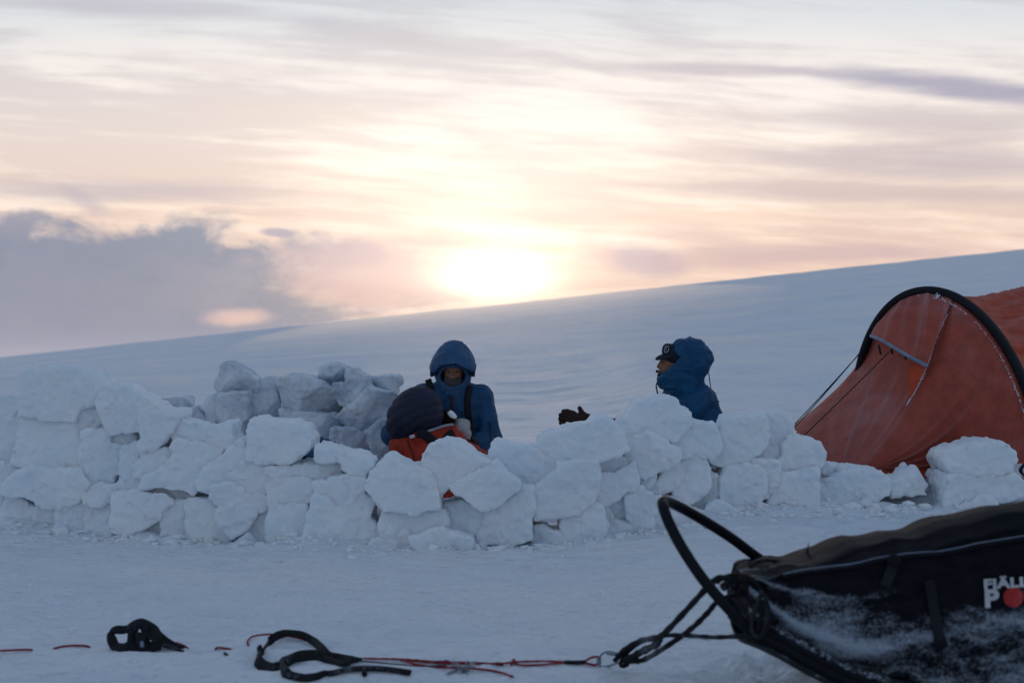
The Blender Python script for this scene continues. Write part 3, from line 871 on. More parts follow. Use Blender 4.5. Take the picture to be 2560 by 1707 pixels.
# ------------------------------------------------------------------ tent
tent = thing("tunnel_tent", (3.34, 10.9, 0.33), "orange tunnel tent with a black pole sleeve and frosted front, behind the snow wall", "tent")
TC = Vector((3.34, 10.9, 0.33)); A_ = Vector((math.sin(R(40)), math.cos(R(40)), 0)); U_ = Vector((math.cos(R(40)), -math.sin(R(40)), 0))
HW, TZ, LEAN = 0.72, 1.330, 0.40


def hoop(deg, s=0.0, grow=0.0):
    a = R(deg); sn = max(math.sin(a), 0) ** 0.94
    lean = LEAN * max(0, 1 - s / 1.4)
    hw = HW + grow + 0.05 * min(s, 1.2); h = TZ + grow + 0.045 * s
    p = TC + A_ * (s - lean * sn) + U_ * (hw * math.cos(a)) + Vector((0, 0, h * sn))
    p.z += 0.02 * s
    return p


def lerp(a, b, t): return a + (b - a) * t


def polyline(pts, t):
    f = t * (len(pts) - 1); i = min(int(f), len(pts) - 2)
    return lerp(pts[i], pts[i + 1], f - i)


T_S = 73.0
seam_pts = smooth_pts([hoop(T_S), P(2345, 835, 10.36), P(2317, 915, 10.30), P(2283, 985, 10.25), P(2218, 1082, 10.20), P(2155, 1157, 10.16), P(2146, 1172, 10.15)], 10)
T_E = 139.0
edge_pts = smooth_pts([hoop(T_E), P(2128, 935, 11.25), P(2048, 1010, 11.3), P(1968, 1074, 11.3), P(1890, 1130, 11.25), P(1880, 1142, 11.25)], 10)


def wr(u, v, n, k, ph=0.0):
    """ridged wrinkle"""
    s = math.sin(u * k + ph + 1.7 * math.sin(v * 2.3 + ph) + 0.8 * math.sin(u * k * 0.37 + 2 * ph))
    return n * (1 - abs(s)) ** 2


def right_panel(u, v):
    a = polyline(seam_pts, v); b = hoop(T_S * (1 - v), 0.0)
    p = lerp(a, b, u)
    p += Vector((-0.25, -0.9, 0.2)) * 0.10 * math.sin(math.pi * u) * math.sin(math.pi * min(v * 1.1, 1))
    n = Vector((-0.1, -1, 0.1))
    # pulls radiating from the foot of the seam and short puckers along the hem
    ang = math.atan2((1 - v) * 1.0 + 1e-3, u + 1e-3)
    d = math.hypot(u, 1 - v)
    env = math.exp(-((d - 0.30) / 0.32) ** 2) * (1 if ang < 0.55 else math.exp(-(ang - 0.55) * 7))
    w1 = (1 - abs(math.sin(ang * 17 + 1.2 * math.sin(d * 4)))) ** 3 * env
    w2 = wr(u, v, max(0, (v - 0.86) / 0.14), 75) * .7
    p += n * (0.030 * w1 + 0.012 * w2)
    d2 = math.hypot(u * 0.6, v)
    w3 = math.exp(-(d2 / 0.20) ** 2) * max(0, math.sin(u * 22)) ** 2
    p += n * 0.014 * w3
    edge = math.exp(-(u / 0.05) ** 2) * (v > .4)
    crease(0.55 * w1 + 0.35 * w2 + 0.4 * w3 + 1.1 * edge * (v - .35))
    return p


def left_panel(u, v, rec=1.0):
    T = hoop(T_S + (T_E - T_S) * u)
    B = lerp(seam_pts[-1], edge_pts[-1], u)
    a = polyline(seam_pts, v); b = polyline(edge_pts, v)
    c00, c10, c01, c11 = seam_pts[0], edge_pts[0], seam_pts[-1], edge_pts[-1]
    p = lerp(a, b, u) + lerp(T, B, v) - (lerp(lerp(c00, c10, u), lerp(c01, c11, u), v))
    inward = Vector((0.45, 0.75, -0.1))
    p += inward * rec * 0.17 * math.sin(math.pi * min(u * 0.98 + 0.02, 1)) * math.exp(-((v - 0.42) / 0.26) ** 2)
    n = Vector((-0.4, -0.9, 0.1))
    p += n * 0.03 * math.sin(math.pi * u) * math.sin(math.pi * v) * (v > 0.5)
    # fan of pulls towards the foot of the seam
    d = math.hypot(u, (1 - v) * 1.2); ang = math.atan2((1 - v) * 1.2 + 1e-3, u + 1e-3)
    w1 = math.exp(-((d - 0.4) / 0.35) ** 2) * (1 - abs(math.sin(ang * 12 + 0.7))) ** 3
    w2 = wr(u, v, max(0, (v - 0.84) / 0.16), 70)
    p += n * (0.022 * w1 + 0.012 * w2)
    p += n * 0.010 * math.sin(u * 22 + v * 5) * math.exp(-(v / 0.25) ** 2)
    crease(0.45 * w1 + 0.4 * w2 + 0.30 * sstep(.45, .95, v) * sstep(.7, .1, u))
    return p


sheet("side_panel", right_panel, 110, 90, M_TENT, tent)
sheet("door_panel", left_panel, 110, 90, M_TENT, tent)
# rear flank of the porch, between the far edge and the far foot of the arch
sheet("rear_porch_panel", lambda u, v: lerp(polyline(edge_pts, v), hoop(T_E + (180 - T_E) * v), u), 20, 30, M_TENT2, tent)

lip = [P(2176, 838, 10.78), P(2205, 850, 10.60), P(2235, 868, 10.42), P(2276, 892, 10.27), P(2318, 914, 10.20)]
lip = smooth_pts(lip, 8)


def canopy(u, v):
    T = hoop(T_S + 1 + (123 - T_S) * u)
    L = polyline(lip[::-1], u)
    p = lerp(T, L, v) + Vector((-.3, -.9, .3)) * 0.035 * math.sin(math.pi * v)
    f = 0.038 * math.sin(math.pi * min(v * 1.3 + 0.1, 1)) * (1 - v * 0.55)
    uu = u + 0.10 * v * math.sin(u * 7)
    w1 = (1 - abs(math.sin(uu * 9 + 0.4))) ** 3; w2 = max(0, math.sin(uu * 27 + v * 3)) ** 3
    p += Vector((-.2, -.9, .2)) * f * (w1 + .4 * w2)
    crease((0.75 * w1 + 0.3 * w2) * (1 - .55 * v))
    p += Vector((-.3, -.9, .1)) * 0.012
    return p


sheet("vent_canopy", canopy, 90, 50, M_TENT, tent)
tube("vent_lip", [p + Vector((0, -.012, -.004)) for p in lip], 0.011, M_GREY, tent, rb=0.014, smooth=False, seg=8)
g0, g1, g2 = lip[-1], polyline(seam_pts, 0.53), P(2270, 905, 10.34)
sheet("vent_gusset", lambda u, v: lerp(lerp(g0, g2, u), g1 + Vector((0, -0.012, 0)), v), 8, 8, M_TENT2, tent)
# frosted seam
fs = [p + Vector((-.004, -.014, .0)) for p in seam_pts]
k0, k1 = int(len(fs) * .10), int(len(fs) * .50)
rs = random.Random(3)
k0_, k1_ = int(len(fs) * .08), int(len(fs) * .56)
gs = [tube_geo(fs[k0_:k1_], 0.0035, seg=6)]
for i in range(k0, k1):
    for _ in range(5):
        c = lerp(fs[i], fs[i + 1], rs.random()) + Vector((rs.gauss(0, .006), rs.gauss(-.004, .002), rs.gauss(0, .006)))
        r_ = rs.uniform(.002, .0055)
        gs.append(([c + Vector(q) * r_ for q in ((1, 0, 0), (0, -1, 0), (-1, 0, 0), (0, 1, 0), (0, 0, 1), (0, 0, -1))],
                   [(0, 1, 4), (1, 2, 4), (2, 3, 4), (3, 0, 4), (1, 0, 5), (2, 1, 5), (3, 2, 5), (0, 3, 5)]))
v, f = merge_geo(gs)
link("frosted_seam", mesh_from(v, f), M_FROST, tent)
# frost tuft at the crown, where the canopy is gathered
gs = []
for i in range(60):
    c = hoop(rs.gauss(86, 5.0)) + Vector((rs.gauss(0, .01), -0.035 + rs.gauss(0, .006), rs.gauss(-.045, .014)))
    e = c + Vector((rs.gauss(0, .02), rs.gauss(0, .008), rs.gauss(0.0, .02)))
    gs.append(tube_geo([c, e], 0.0035, seg=5))
v, f = merge_geo(gs)
link("frost_tuft", mesh_from(v, f), M_FROST, tent)


def tunnel(u, v):
    s = v * 2.6
    deg = 180 * u
    env = math.sin(math.pi * min(s / 1.7, 1)) if s < 1.7 else math.sin(math.pi * min((s - 1.7) / 1.4, 1))
    p = hoop(deg, s, -0.07 * env)
    rad = (U_ * math.cos(R(deg)) + Vector((0, 0, math.sin(R(deg)))))
    # long tension folds running back from the arch
    k = 0.045 * (0.3 + env) * (0.35 + 0.65 * min(1, abs(deg - 95) / 35))
    ph = deg * 0.20 + 2.2 * math.sin(s * 1.4 + deg * .03)
    w1 = (1 - abs(math.sin(ph))) ** 2
    p += rad * k * w1
    crease(0.22 * w1 + .12 * max(0, math.sin(ph * 2.3 + s)))
    p += rad * k * 0.45 * math.sin(deg * 0.57 + s * 3.1)
    p += rad * 0.008 * math.sin(deg * 1.9 + 3 * math.sin(s * 2))
    if deg < 20: p.z += -0.02
    return p


sheet("tunnel_canopy", tunnel, 220, 80, M_TENT2, tent)
sheet("rear_wall", lambda u, v: lerp(hoop(180 * u, 2.6), TC + A_ * 3.2 + U_ * (0.5 * math.cos(math.pi * u)) + Vector((0, 0, 0.15 * math.sin(math.pi * u))), v), 40, 14, M_TENT2, tent)
arch = [hoop(d, 0.0, 0.022) + A_ * 0.02 for d in range(0, 181, 2)]
tube("pole_sleeve", arch, 0.030, M_BLACK, tent, rb=0.054, smooth=False, up=tuple(A_), seg=14, square=0.4, twist=None)
# rim of frost along the sleeve's inner edge
gs = []
for i in range(260):
    d = rs.uniform(14, 84)
    c = hoop(d, 0.0, -0.028) - A_ * 0.05 + Vector((rs.gauss(0, .004), rs.gauss(0, .004), rs.gauss(0, .004)))
    r_ = rs.uniform(.003, .006)
    gs.append(([c + Vector(q) * r_ for q in ((1, 0, 0), (0, -1, 0), (-1, 0, 0), (0, 1, 0), (0, 0, 1), (0, 0, -1))],
               [(0, 1, 4), (1, 2, 4), (2, 3, 4), (3, 0, 4), (1, 0, 5), (2, 1, 5), (3, 2, 5), (0, 3, 5)]))
v, f = merge_geo(gs)
link("frost_rim", mesh_from(v, f), M_FROST, tent)
arch2 = [hoop(d, 2.6, 0.014) for d in range(0, 181, 3)]
tube("pole_sleeve", arch2, 0.04, M_BLACK, tent, rb=0.02, smooth=False, up=tuple(A_), seg=12, square=0.4, twist=lambda t: math.pi / 2)
# snow flap along the hem
hem = [seam_pts[-1], lerp(seam_pts[-1], hoop(0), .5) + Vector((0, -.03, -.005)), hoop(0)]


def flap(u, v):
    p = polyline(hem, u)
    return p + Vector((-.02, -0.16 * v, -0.045 * v + 0.010 * math.sin(u * 60) * v + 0.008 * math.sin(u * 23)))


sheet("hem_flap", flap, 120, 6, M_TENT2, tent)
sheet("hem_flap", lambda u, v: lerp(seam_pts[-1], edge_pts[-1], u) + Vector((-0.05 * v, -0.12 * v, -0.05 * v + .008 * math.sin(u * 50) * v)), 80, 5, M_TENT2, tent)
# door toggles in the vent
for px, row in ((2197, 862), (2199, 874), (2228, 872), (2262, 886)):
    p = P(px, row, 10.52 if px < 2250 else 10.34)
    tube("toggle", [p, p + Vector((.006, -.01, -.035))], 0.008, M_BLACK, tent, n=2)
for a, b in (((2163, 868, 10.78), (1835, 1146, 11.0)), ((2158, 872, 10.80), (1850, 1142, 10.95)), ((2224, 878, 10.38), (1838, 1145, 10.55))):
    a = P(*a); b = P(*b); b.z = float(gz(b.x, b.y)) - 0.02
    if a is not None:
        q = [lerp(a, b, t) - Vector((0, 0, 0.02 * math.sin(math.pi * t))) for t in (0, .25, .5, .75, 1)]
        tube("guy_line", q, 0.0042, M_BLACK, tent, n=3, seg=6)
# storm strap and tape at the near foot of the arch
q = P(2552, 1172, 10.1)
tube("peg_strap", [hoop(6), q, P(2575, 1200, 10.0)], 0.014, M_BLACK, tent, rb=0.006, n=5)
tube("peg_tape", [P(2600, 1184, 10.0), P(2560, 1192, 9.98), P(2537, 1196, 9.96)], 0.016, M_TENT, tent, rb=0.006, n=5)

# ------------------------------------------------------------------ sled
M_BAG = None
def bag_mat():
    m, nt, b = new_mat("black_sled_cover")
    pos = gcoord(nt, 'World')
    x, y, z = separate(nt, pos)
    big = noise(nt, combine(nt, x * 3.0, y * 3.0, z * 9.0), 1.0, 5, 0.62, 0.3)
    fine = noise(nt, pos, 85.0, 4, 0.75)
    mid = noise(nt, combine(nt, x * 14.0, y * 14.0, z * 30.0), 1.0, 4, 0.7)
    hgt = z - (x - 0.8) * 0.12                      # dusting lies thicker low down and near the nose
    low = hgt.ss(0.46, 0.20) * 0.30 + x.ss(1.45, 0.8) * 0.16
    an = nt.nodes.new('ShaderNodeAttribute'); an.attribute_name = 'frost'
    fold = V_(nt, an.outputs['Fac'])
    f = (big * 0.46 + fine * 0.30 + mid * 0.28 + low * 0.75 + fold * 0.26).ss(0.70, 0.92)
    f = f * z.ss(0.56, 0.42) * 0.8
    c = mixc(nt, mid.ss(0.3, 0.7), (0.004, 0.005, 0.009), (0.012, 0.010, 0.014))
    c = mixc(nt, f, c, (0.36, 0.42, 0.50))
    nt.links.new(c, b.inputs['Base Color'])
    b.inputs['Roughness'].default_value = 0.62
    b.inputs['Specular IOR Level'].default_value = 0.06
    nr = bump(nt, None, noise(nt, combine(nt, x * 6.0, y * 6.0, z * 16.0), 1.0, 4, 0.55), 0.02, 0.8)
    bump(nt, b, fine, 0.003, 0.6, nr)
    return m


M_BAG = bag_mat()
def plastic(name, col, rough, spec=0.5, frost=0.0):
    m, nt, b = new_mat(name)
    pos = gcoord(nt, 'World')
    c = mixc(nt, noise(nt, pos, 14.0, 4, 0.6).ss(0.3, 0.7), tuple(v * .8 for v in col), tuple(v * 1.2 for v in col))
    if frost:
        c = mixc(nt, (noise(nt, pos, 5.0, 4, 0.6) * .6 + noise(nt, pos, 70.0, 3, 0.7) * .4).ss(.50, .66) * frost, c, (0.45, 0.52, 0.62))
    nt.links.new(c, b.inputs['Base Color'])
    b.inputs['Roughness'].default_value = rough; b.inputs['Specular IOR Level'].default_value = spec
    bump(nt, b, noise(nt, pos, 40.0, 3, 0.6), 0.002, 0.5)
    return m


M_PLAS = plastic("black_sled_plastic", (0.004, 0.005, 0.009), 0.5, 0.14)
M_PLASF = plastic("black_sled_plastic_frosted", (0.005, 0.006, 0.010), 0.42, 0.25, 0.8)
M_ROPE = plastic("black_rope", (0.008, 0.009, 0.012), 0.8, 0.2, 0.25)
M_RED = fabric("red_cord", (0.26, 0.014, 0.026), 0.7, frost=0.5)
M_METAL, nt_, b_ = new_mat("dull_steel")
b_.inputs['Base Color'].default_value = (0.22, 0.26, 0.30, 1); b_.inputs['Metallic'].default_value = 0.7; b_.inputs['Roughness'].default_value = 0.45

NY, FY, MY = 5.0, 5.5, 5.25
sled = thing("dog_sled", (1.3, 5.25, 0.0), "black freight sled with a frosted black cover bag and a black bow at its nose", "sled")
SP = [1880, 1925, 1975, 2040, 2110, 2180, 2260, 2340, 2440, 2560, 2700, 2860, 3040]
R_TOP = [1428, 1412, 1404, 1396, 1360, 1352, 1328, 1316, 1296, 1262, 1236, 1222, 1220]
R_PIP = [1450, 1446, 1442, 1430, 1415, 1402, 1396, 1385, 1362, 1350, 1336, 1328, 1326]
R_BOT = [1582, 1598, 1622, 1658, 1694, 1722, 1742, 1756, 1766, 1772, 1776, 1778, 1778]


def zs(row, Y): return CAM_H - (row - 853.5) / FPX * Y


def st(t, arr):
    f = t * (len(SP) - 1); i = min(int(f), len(SP) - 2); k = f - i
    k = k * k * (3 - 2 * k) * 0.35 + k * 0.65
    return arr[i] * (1 - k) + arr[i + 1] * k


def bag(u, v):
    """u along the sled, v round the section from the near foot over the top to the far foot"""
    X = (st(u, SP) - 1280) / FPX * NY
    zb, zp, zt = zs(st(u, R_BOT), NY), zs(st(u, R_PIP), NY + .03), zs(st(u, R_TOP), MY)
    wid = 0.25 * (0.62 + 0.38 * min(1, u * 4.0) ** 0.6)
    prof = [(-0.86, zb), (-1.0, zb + (zp - zb) * .22), (-1.06, zb + (zp - zb) * .5), (-1.04, zb + (zp - zb) * .8), (-0.95, zp), (-0.82, lerp(zp, zt, .35)), (-0.5, lerp(zp, zt, .86)), (0, zt),
            (0.5, lerp(zp, zt, .86)), (.82, lerp(zp, zt, .35)), (0.95, zp), (1.04, zb + (zp - zb) * .8), (1.06, zb + (zp - zb) * .5), (1.0, zb + (zp - zb) * .22), (0.86, zb)]
    f = v * (len(prof) - 1); i = min(int(f), len(prof) - 2); k = f - i
    a, b = prof[i], prof[i + 1]
    y = MY + wid * lerp(a[0], b[0], k); z = lerp(a[1], b[1], k)
    # sagging folds pulled towards the nose
    s = math.sin(v * 30 + 2.0 * math.sin(u * 6) + 5 * u)
    amp = 0.028 * math.exp(-u * 2.2) + 0.010
    w1 = (1 - abs(s)) ** 1.6
    y -= amp * w1 * (1 if v < .5 else -1)
    crease(w1 * math.exp(-u * 2.0) + .25 * math.exp(-((v - .30) / .012) ** 2))
    z += 0.008 * math.sin(u * 41 + 1) * math.sin(u * 13) * (0.3 < v < 0.7)
    z += 0.006 * math.sin(u * 23 + v * 9)
    return Vector((X, y, z))


sheet("cover_bag", bag, 160, 84, M_BAG, sled)
# folded nose end of the bag
nose_c = bag(0, .5) + Vector((-.02, 0, -.07))
sheet("bag_nose", lambda u, v: lerp(bag(0, u), lerp(bag(0, u), nose_c, .96) + Vector((-.03, 0, .0)), v), 40, 8, M_BAG, sled)
# raised piping and its snowy upper edge
tube("piping", [bag(u, .285) + Vector((0, -.008, .004)) for u in np.linspace(.14, 1, 40)], 0.0055, M_PLAS, sled, n=2, seg=8)
tube("piping", [bag(u, .285) + Vector((0, -.008, .016)) for u in np.linspace(.14, 1, 40)], 0.0018, M_GREY, sled, n=2, seg=6, label="thin frosted upper seam")
# plastic toboggan hull: bed, and turned up runner with two strakes on the near side


def hull(off_y, dz, i0=0):
    pts = []
    for k in range(40):
        u = k / 39
        X = (st(u, SP) - 1280) / FPX * NY
        pts.append(Vector((X - 0.012, off_y, zs(st(u, R_BOT), NY) + dz)))
    return pts


def hullsheet(u, v):
    X = (st(u, SP) - 1280) / FPX * NY
    z = zs(st(u, R_BOT), NY)
    w = 0.27 * (0.72 + 0.28 * min(1, u * 4) ** .6)
    a = (v - .5) * 2
    return Vector((X - .01, MY + w * a * 1.04, z - 0.035 + 0.075 * abs(a) ** 5 - 0.03 * (1 - abs(a) ** 2)))


sheet("hull", hullsheet, 80, 40, M_PLAS, sled, thick=0.008)
for sy in (-1, 1):
    y0 = MY + sy * 0.262
    tube("runner", [Vector((p.x, MY + (p.y - MY) * (0.74 + 0.26 * min(1, i / 39 * 4) ** .6), p.z)) for i, p in enumerate(hull(y0, 0.0))], 0.012, M_PLAS, sled, rb=0.018, n=2, square=.5, seg=10)
    tube("lower_strake", [Vector((p.x, MY + (p.y - MY) * (0.74 + 0.26 * min(1, i / 39 * 4) ** .6), p.z)) for i, p in enumerate(hull(y0 + sy * .006, -0.030))], 0.007, M_PLASF, sled, n=2, seg=8)
    tube("side_rail", [Vector((p.x, MY + (p.y - MY) * (0.74 + 0.26 * min(1, i / 39 * 4) ** .6), p.z)) for i, p in enumerate(hull(y0 + sy * .004, 0.050))], 0.010, M_PLASF, sled, rb=.014, n=2, seg=8)
# bow at the nose: a bent bar leaning forward
near_a = P(1892, 1592, 5.0); far_a = P(1980, 1452, 5.48)
bow = [near_a, P(1830, 1530, 4.99), P(1760, 1450, 4.99), P(1706, 1370, 5.01), P(1672, 1305, 5.05), P(1657, 1262, 5.11), P(1662, 1252, 5.19), P(1690, 1262, 5.29), P(1745, 1292, 5.38), P(1825, 1342, 5.44), P(1895, 1394, 5.47), far_a]
tube("bow", bow, 0.0200, M_PLAS, sled, rb=0.014, up=(0, 1, 0), square=.35, n=10, seg=14)
# nose arch, lashing sleeve and tie-down gear
tube("nose_arch", [P(1790, 1456, 5.06), P(1812, 1442, 5.06), P(1838, 1437, 5.06), P(1872, 1443, 5.06), P(1896, 1462, 5.05), P(1907, 1495, 5.03), P(1904, 1535, 5.0), P(1892, 1580, 4.98)], 0.0085, M_ROPE, sled, n=8, seg=10)
tube("nose_arch", [P(1806, 1468, 5.1), P(1830, 1452, 5.12), P(1860, 1450, 5.12), P(1884, 1470, 5.1), P(1893, 1505, 5.08), P(1880, 1545, 5.05)], 0.016, M_PLASF, sled, n=8, seg=10)
tube("nose_plate", [P(1832, 1462, 5.2), P(1862, 1490, 5.18), P(1880, 1530, 5.12), P(1893, 1575, 5.06)], 0.035, M_PLAS, sled, rb=.012, n=6, seg=10)
tube("lashing", [P(1905, 1480, 4.97), P(1918, 1515, 4.96), P(1915, 1555, 4.95), P(1898, 1590, 4.96), P(1880, 1575, 4.96), P(1880, 1545, 4.96), P(1896, 1505, 4.97)], 0.0075, M_PLASF, sled, n=8, seg=8, closed=True)
tube("lashing", [P(1916, 1500, 4.96), P(1924, 1530, 4.95), P(1918, 1570, 4.95), P(1904, 1592, 4.96)], 0.006, M_ROPE, sled, n=8, seg=8)
tube("hold_loop", [P(1865, 1427, 5.3), P(1885, 1408, 5.25), P(1915, 1400, 5.22), P(1950, 1404, 5.2), P(1975, 1412, 5.2)], 0.0065, M_ROPE, sled, n=8, seg=8)
tube("strap_end", [P(1915, 1414, 5.12), P(1928, 1424, 5.1), P(1950, 1432, 5.08), P(1985, 1440, 5.05), P(2010, 1436, 5.05)], 0.010, M_BLACK, sled, rb=.004, n=8, seg=8, taper=lambda t: .5 + t * .6)
tube("strap_end", [P(2022, 1357, 5.25), P(2018, 1380, 5.24), P(2026, 1393, 5.22), P(2040, 1403, 5.2), P(2052, 1404, 5.2)], 0.013, M_BLACK, sled, rb=.004, n=8, seg=8, taper=lambda t: .15 + t * 1.0)
def near_y_(px, row):
    """depth of the bag's near side where a pixel meets it"""
    best = None
    for i in range(40, 161):
        u = i / 160
        for j in range(0, 24):
            p = bag(u, j / 84)
            a = p.x / p.y * FPX + 1280; b = 853.5 + (CAM_H - p.z) / p.y * FPX
            d = (a - px) ** 2 + (b - row) ** 2
            if best is None or d < best[0]: best = (d, p.y)
    CRE.clear(); return best[1]


def SF(px, row, off=0.010):
    y = near_y_(px, row); return P(px, row, y - off)


near_y = near_y_
tube("compression_strap", [SF(2240, 1385), SF(2236, 1400), SF(2226, 1430), SF(2212, 1466)], 0.020, M_BLACK, sled, rb=.006, n=6, seg=10, square=.5, up=(0, 1, 0))
tube("buckle", [SF(2238, 1394, .016), SF(2232, 1414, .016)], 0.024, M_PLAS, sled, rb=.009, n=4, seg=10, square=.6, up=(0, 1, 0))
tube("compression_strap", [SF(2322, 1450), SF(2328, 1480), SF(2338, 1540), SF(2348, 1590), SF(2354, 1618)], 0.019, M_BLACK, sled, rb=.006, n=6, seg=10, square=.5, up=(0, 1, 0))
tube("buckle", [SF(2350, 1600, .016), SF(2356, 1618, .016)], 0.022, M_PLAS, sled, rb=.009, n=4, seg=10, square=.6, up=(0, 1, 0))


# lettering on the cover
M_INK = fabric("worn_white_print", (0.50, 0.52, 0.54), 0.8, frost=0)
M_DISC = fabric("worn_red_print", (0.42, 0.03, 0.03), 0.8, frost=0.55, fscale=9)


def text_part(txt, px, row, hpx, mat, bold=0.0, name="lettering", Y=4.905, rot=0.0, stretch=1.0):
    cu = bpy.data.curves.new("t", 'FONT'); cu.body = txt; cu.size = 1.0; cu.extrude = 0.004; cu.offset = bold; cu.space_character = 1.05
    tmp = bpy.data.objects.new("t", cu); COL.objects.link(tmp)
    bpy.context.view_layer.update()
    me = bpy.data.meshes.new_from_object(tmp.evaluated_get(bpy.context.evaluated_depsgraph_get()))
    COL.objects.unlink(tmp); bpy.data.objects.remove(tmp)
    s = hpx / FPX * Y / 0.70
    o0 = P(px, row, Y)
    for v in me.vertices:
        c = v.co * s
        x, z = c.x * stretch, c.y
        v.co = Vector((o0.x + x * math.cos(rot) - z * math.sin(rot), Y - 0.001 + (-c.z), o0.z + z * math.cos(rot) + x * math.sin(rot)))
    return link(name, me, mat, sled)


yt = min(near_y(2470, 1460), near_y(2550, 1460), near_y(2470, 1510), near_y(2550, 1510)) - 0.006
text_part("FJÄLLRÄVEN", 2459, 1471, 23, M_INK, 0.045, Y=yt, rot=R(3.5), stretch=1.38)
text_part("P", 2461, 1516, 42, M_INK, 0.045, Y=yt, rot=R(2), stretch=1.15)
text_part("LAR", 2562, 1510, 42, M_INK, 0.045, Y=yt, rot=R(3), stretch=1.1)
dc = P(2534, 1492, yt); dr = 25 / FPX * yt
dv = [dc + Vector((dr * (1 + .02 * math.sin(7 * a)) * math.cos(a), dy_, dr * (1 + .02 * math.sin(7 * a)) * math.sin(a))) for dy_ in (0, .004) for a in [2 * math.pi * i / 40 for i in range(40)]]
df = [tuple(range(40))[::-1], tuple(range(40, 80))] + [(i, (i + 1) % 40, 40 + (i + 1) % 40, 40 + i) for i in range(40)]
link("printed_disc", mesh_from(dv, df, smooth=False), M_DISC, sled)

# ------------------------------------------------------------------ ropes and webbing lying in the snow
def rope_geo(pts, r, n=8, braid=0.0, seg=8):
    q = smooth_pts(pts, n)
    v, f = tube_geo(q, r, seg=seg)
    if braid:
        for i in range(len(q)):
            for j in range(seg):
                k = 1 + braid * math.sin(i * 1.3 + j * 2 * math.pi / seg * 2)
                c = q[i]; p = v[i * seg + j]; v[i * seg + j] = c + (p - c) * k
    return v, f


def one(name, geos, mat, label, cat, group=None):
    v, f = merge_geo(geos)
    c = sum(v, Vector()) / len(v); c.z = min(p.z for p in v)
    o = link(name, mesh_from([p - c for p in v], f, name), mat, None, label=label, category=cat)
    o.location = c
    if group: o['group'] = group
    return o


bridle = [
    rope_geo([P(1852, 1452, 5.08), P(1800, 1444, 5.04), P(1770, 1466, 5.04), P(1720, 1520, 5.1), P(1668, 1575, 5.25), P(1645, 1592, 5.35), P(1600, 1602, 5.5), P(1560, 1625, 5.6), P(1538, 1650, 5.65)], 0.0115, braid=.12),
    rope_geo([P(1880, 1470, 5.15), P(1800, 1500, 5.1), P(1770, 1530, 5.12), P(1738, 1562, 5.2), P(1700, 1592, 5.3), P(1655, 1622, 5.4), P(1610, 1648, 5.5), P(1580, 1652, 5.55), P(1560, 1648, 5.6), P(1555, 1640, 5.6)], 0.0105, braid=.12),
    rope_geo([P(1890, 1584, 4.98), P(1840, 1590, 5.05), P(1780, 1592, 5.15), P(1720, 1588, 5.25), P(1660, 1588, 5.38), P(1610, 1600, 5.5), P(1570, 1628, 5.6), P(1552, 1655, 5.62), P(1556, 1664, 5.62), P(1568, 1660, 5.6), P(1572, 1645, 5.6), P(1560, 1632, 5.62), P(1545, 1640, 5.64)], 0.0085, braid=.12),
    rope_geo([P(1650, 1592, 5.38), P(1640, 1610, 5.44), P(1600, 1630, 5.5), P(1575, 1645, 5.56), P(1560, 1650, 5.6)], 0.014, braid=.18),
]
one("tow_bridle", bridle, M_ROPE, "thick black rope bridle running from the sled's nose to the steel shackle", "rope")
shk = [rope_geo([P(1542, 1632, 5.68), P(1520, 1628, 5.7), P(1503, 1636, 5.72), P(1498, 1650, 5.72), P(1500, 1664, 5.72), P(1520, 1664, 5.72), P(1545, 1656, 5.7)], 0.0042),
       rope_geo([P(1540, 1634, 5.68), P(1518, 1631, 5.7)], 0.0085, braid=.2),
       rope_geo([P(1497, 1642, 5.715), P(1498, 1660, 5.715)], 0.009)]
one("snap_shackle", shk, M_METAL, "small steel snap shackle joining the red tow line to the black bridle", "shackle")

tow = thing("tow_line", (0.1, 5.8, 0.0), "red cord tow line with black whipping between the webbing loops and the shackle", "cord")
def onto(px, row, Y, clear=0.006):
    """as P, but never below the snow: slides toward the camera until it lies on the surface"""
    p = P(px, row, Y)
    g_ = float(gz(p.x, p.y)) + clear
    for _ in range(60):
        if p.z >= g_: break
        Y -= 0.01; p = P(px, row, Y); g_ = float(gz(p.x, p.y)) + clear
    return p


def T(px, row, Y=5.82, l=0.0): return onto(px, row, Y) + Vector((0, 0, l))
v, f = merge_geo([rope_geo([T(908, 1645), T(960, 1646), T(1000, 1647), T(1040, 1651), T(1100, 1653), T(1180, 1656), T(1250, 1658), T(1282, 1654), T(1330, 1652), T(1380, 1652), T(1412, 1654)], 0.0042, braid=.15),
                  rope_geo([T(1000, 1648), T(1040, 1650), T(1080, 1654), T(1130, 1657), T(1200, 1657)], 0.0052, braid=.3),
                  rope_geo([T(1282, 1655), T(1305, 1662), T(1350, 1661), T(1390, 1657), T(1412, 1655)], 0.0042),
                  rope_geo([T(1278, 1660), T(1284, 1648), T(1290, 1657)], 0.005),
                  rope_geo([T(1460, 1653, 5.76), T(1478, 1643, 5.74), T(1492, 1641, 5.72), T(1499, 1646, 5.71), T(1492, 1660, 5.72), T(1478, 1660, 5.74), T(1462, 1655, 5.76)], 0.0048)])
link("red_cord", mesh_from(v, f), M_RED, tow)
v, f = merge_geo([rope_geo([T(1412, 1655, 5.815), T(1440, 1655, 5.79), T(1462, 1654, 5.76)], 0.0085)])
link("black_whipping", mesh_from(v, f), M_ROPE, tow)
for v, f in (rope_geo([T(1240, 1658), T(1258, 1659)], 0.0068), rope_geo([T(1112, 1653, 5.81), T(1122, 1654, 5.81)], 0.007)):
    link("black_whipping", mesh_from(v, f), M_ROPE, tow)

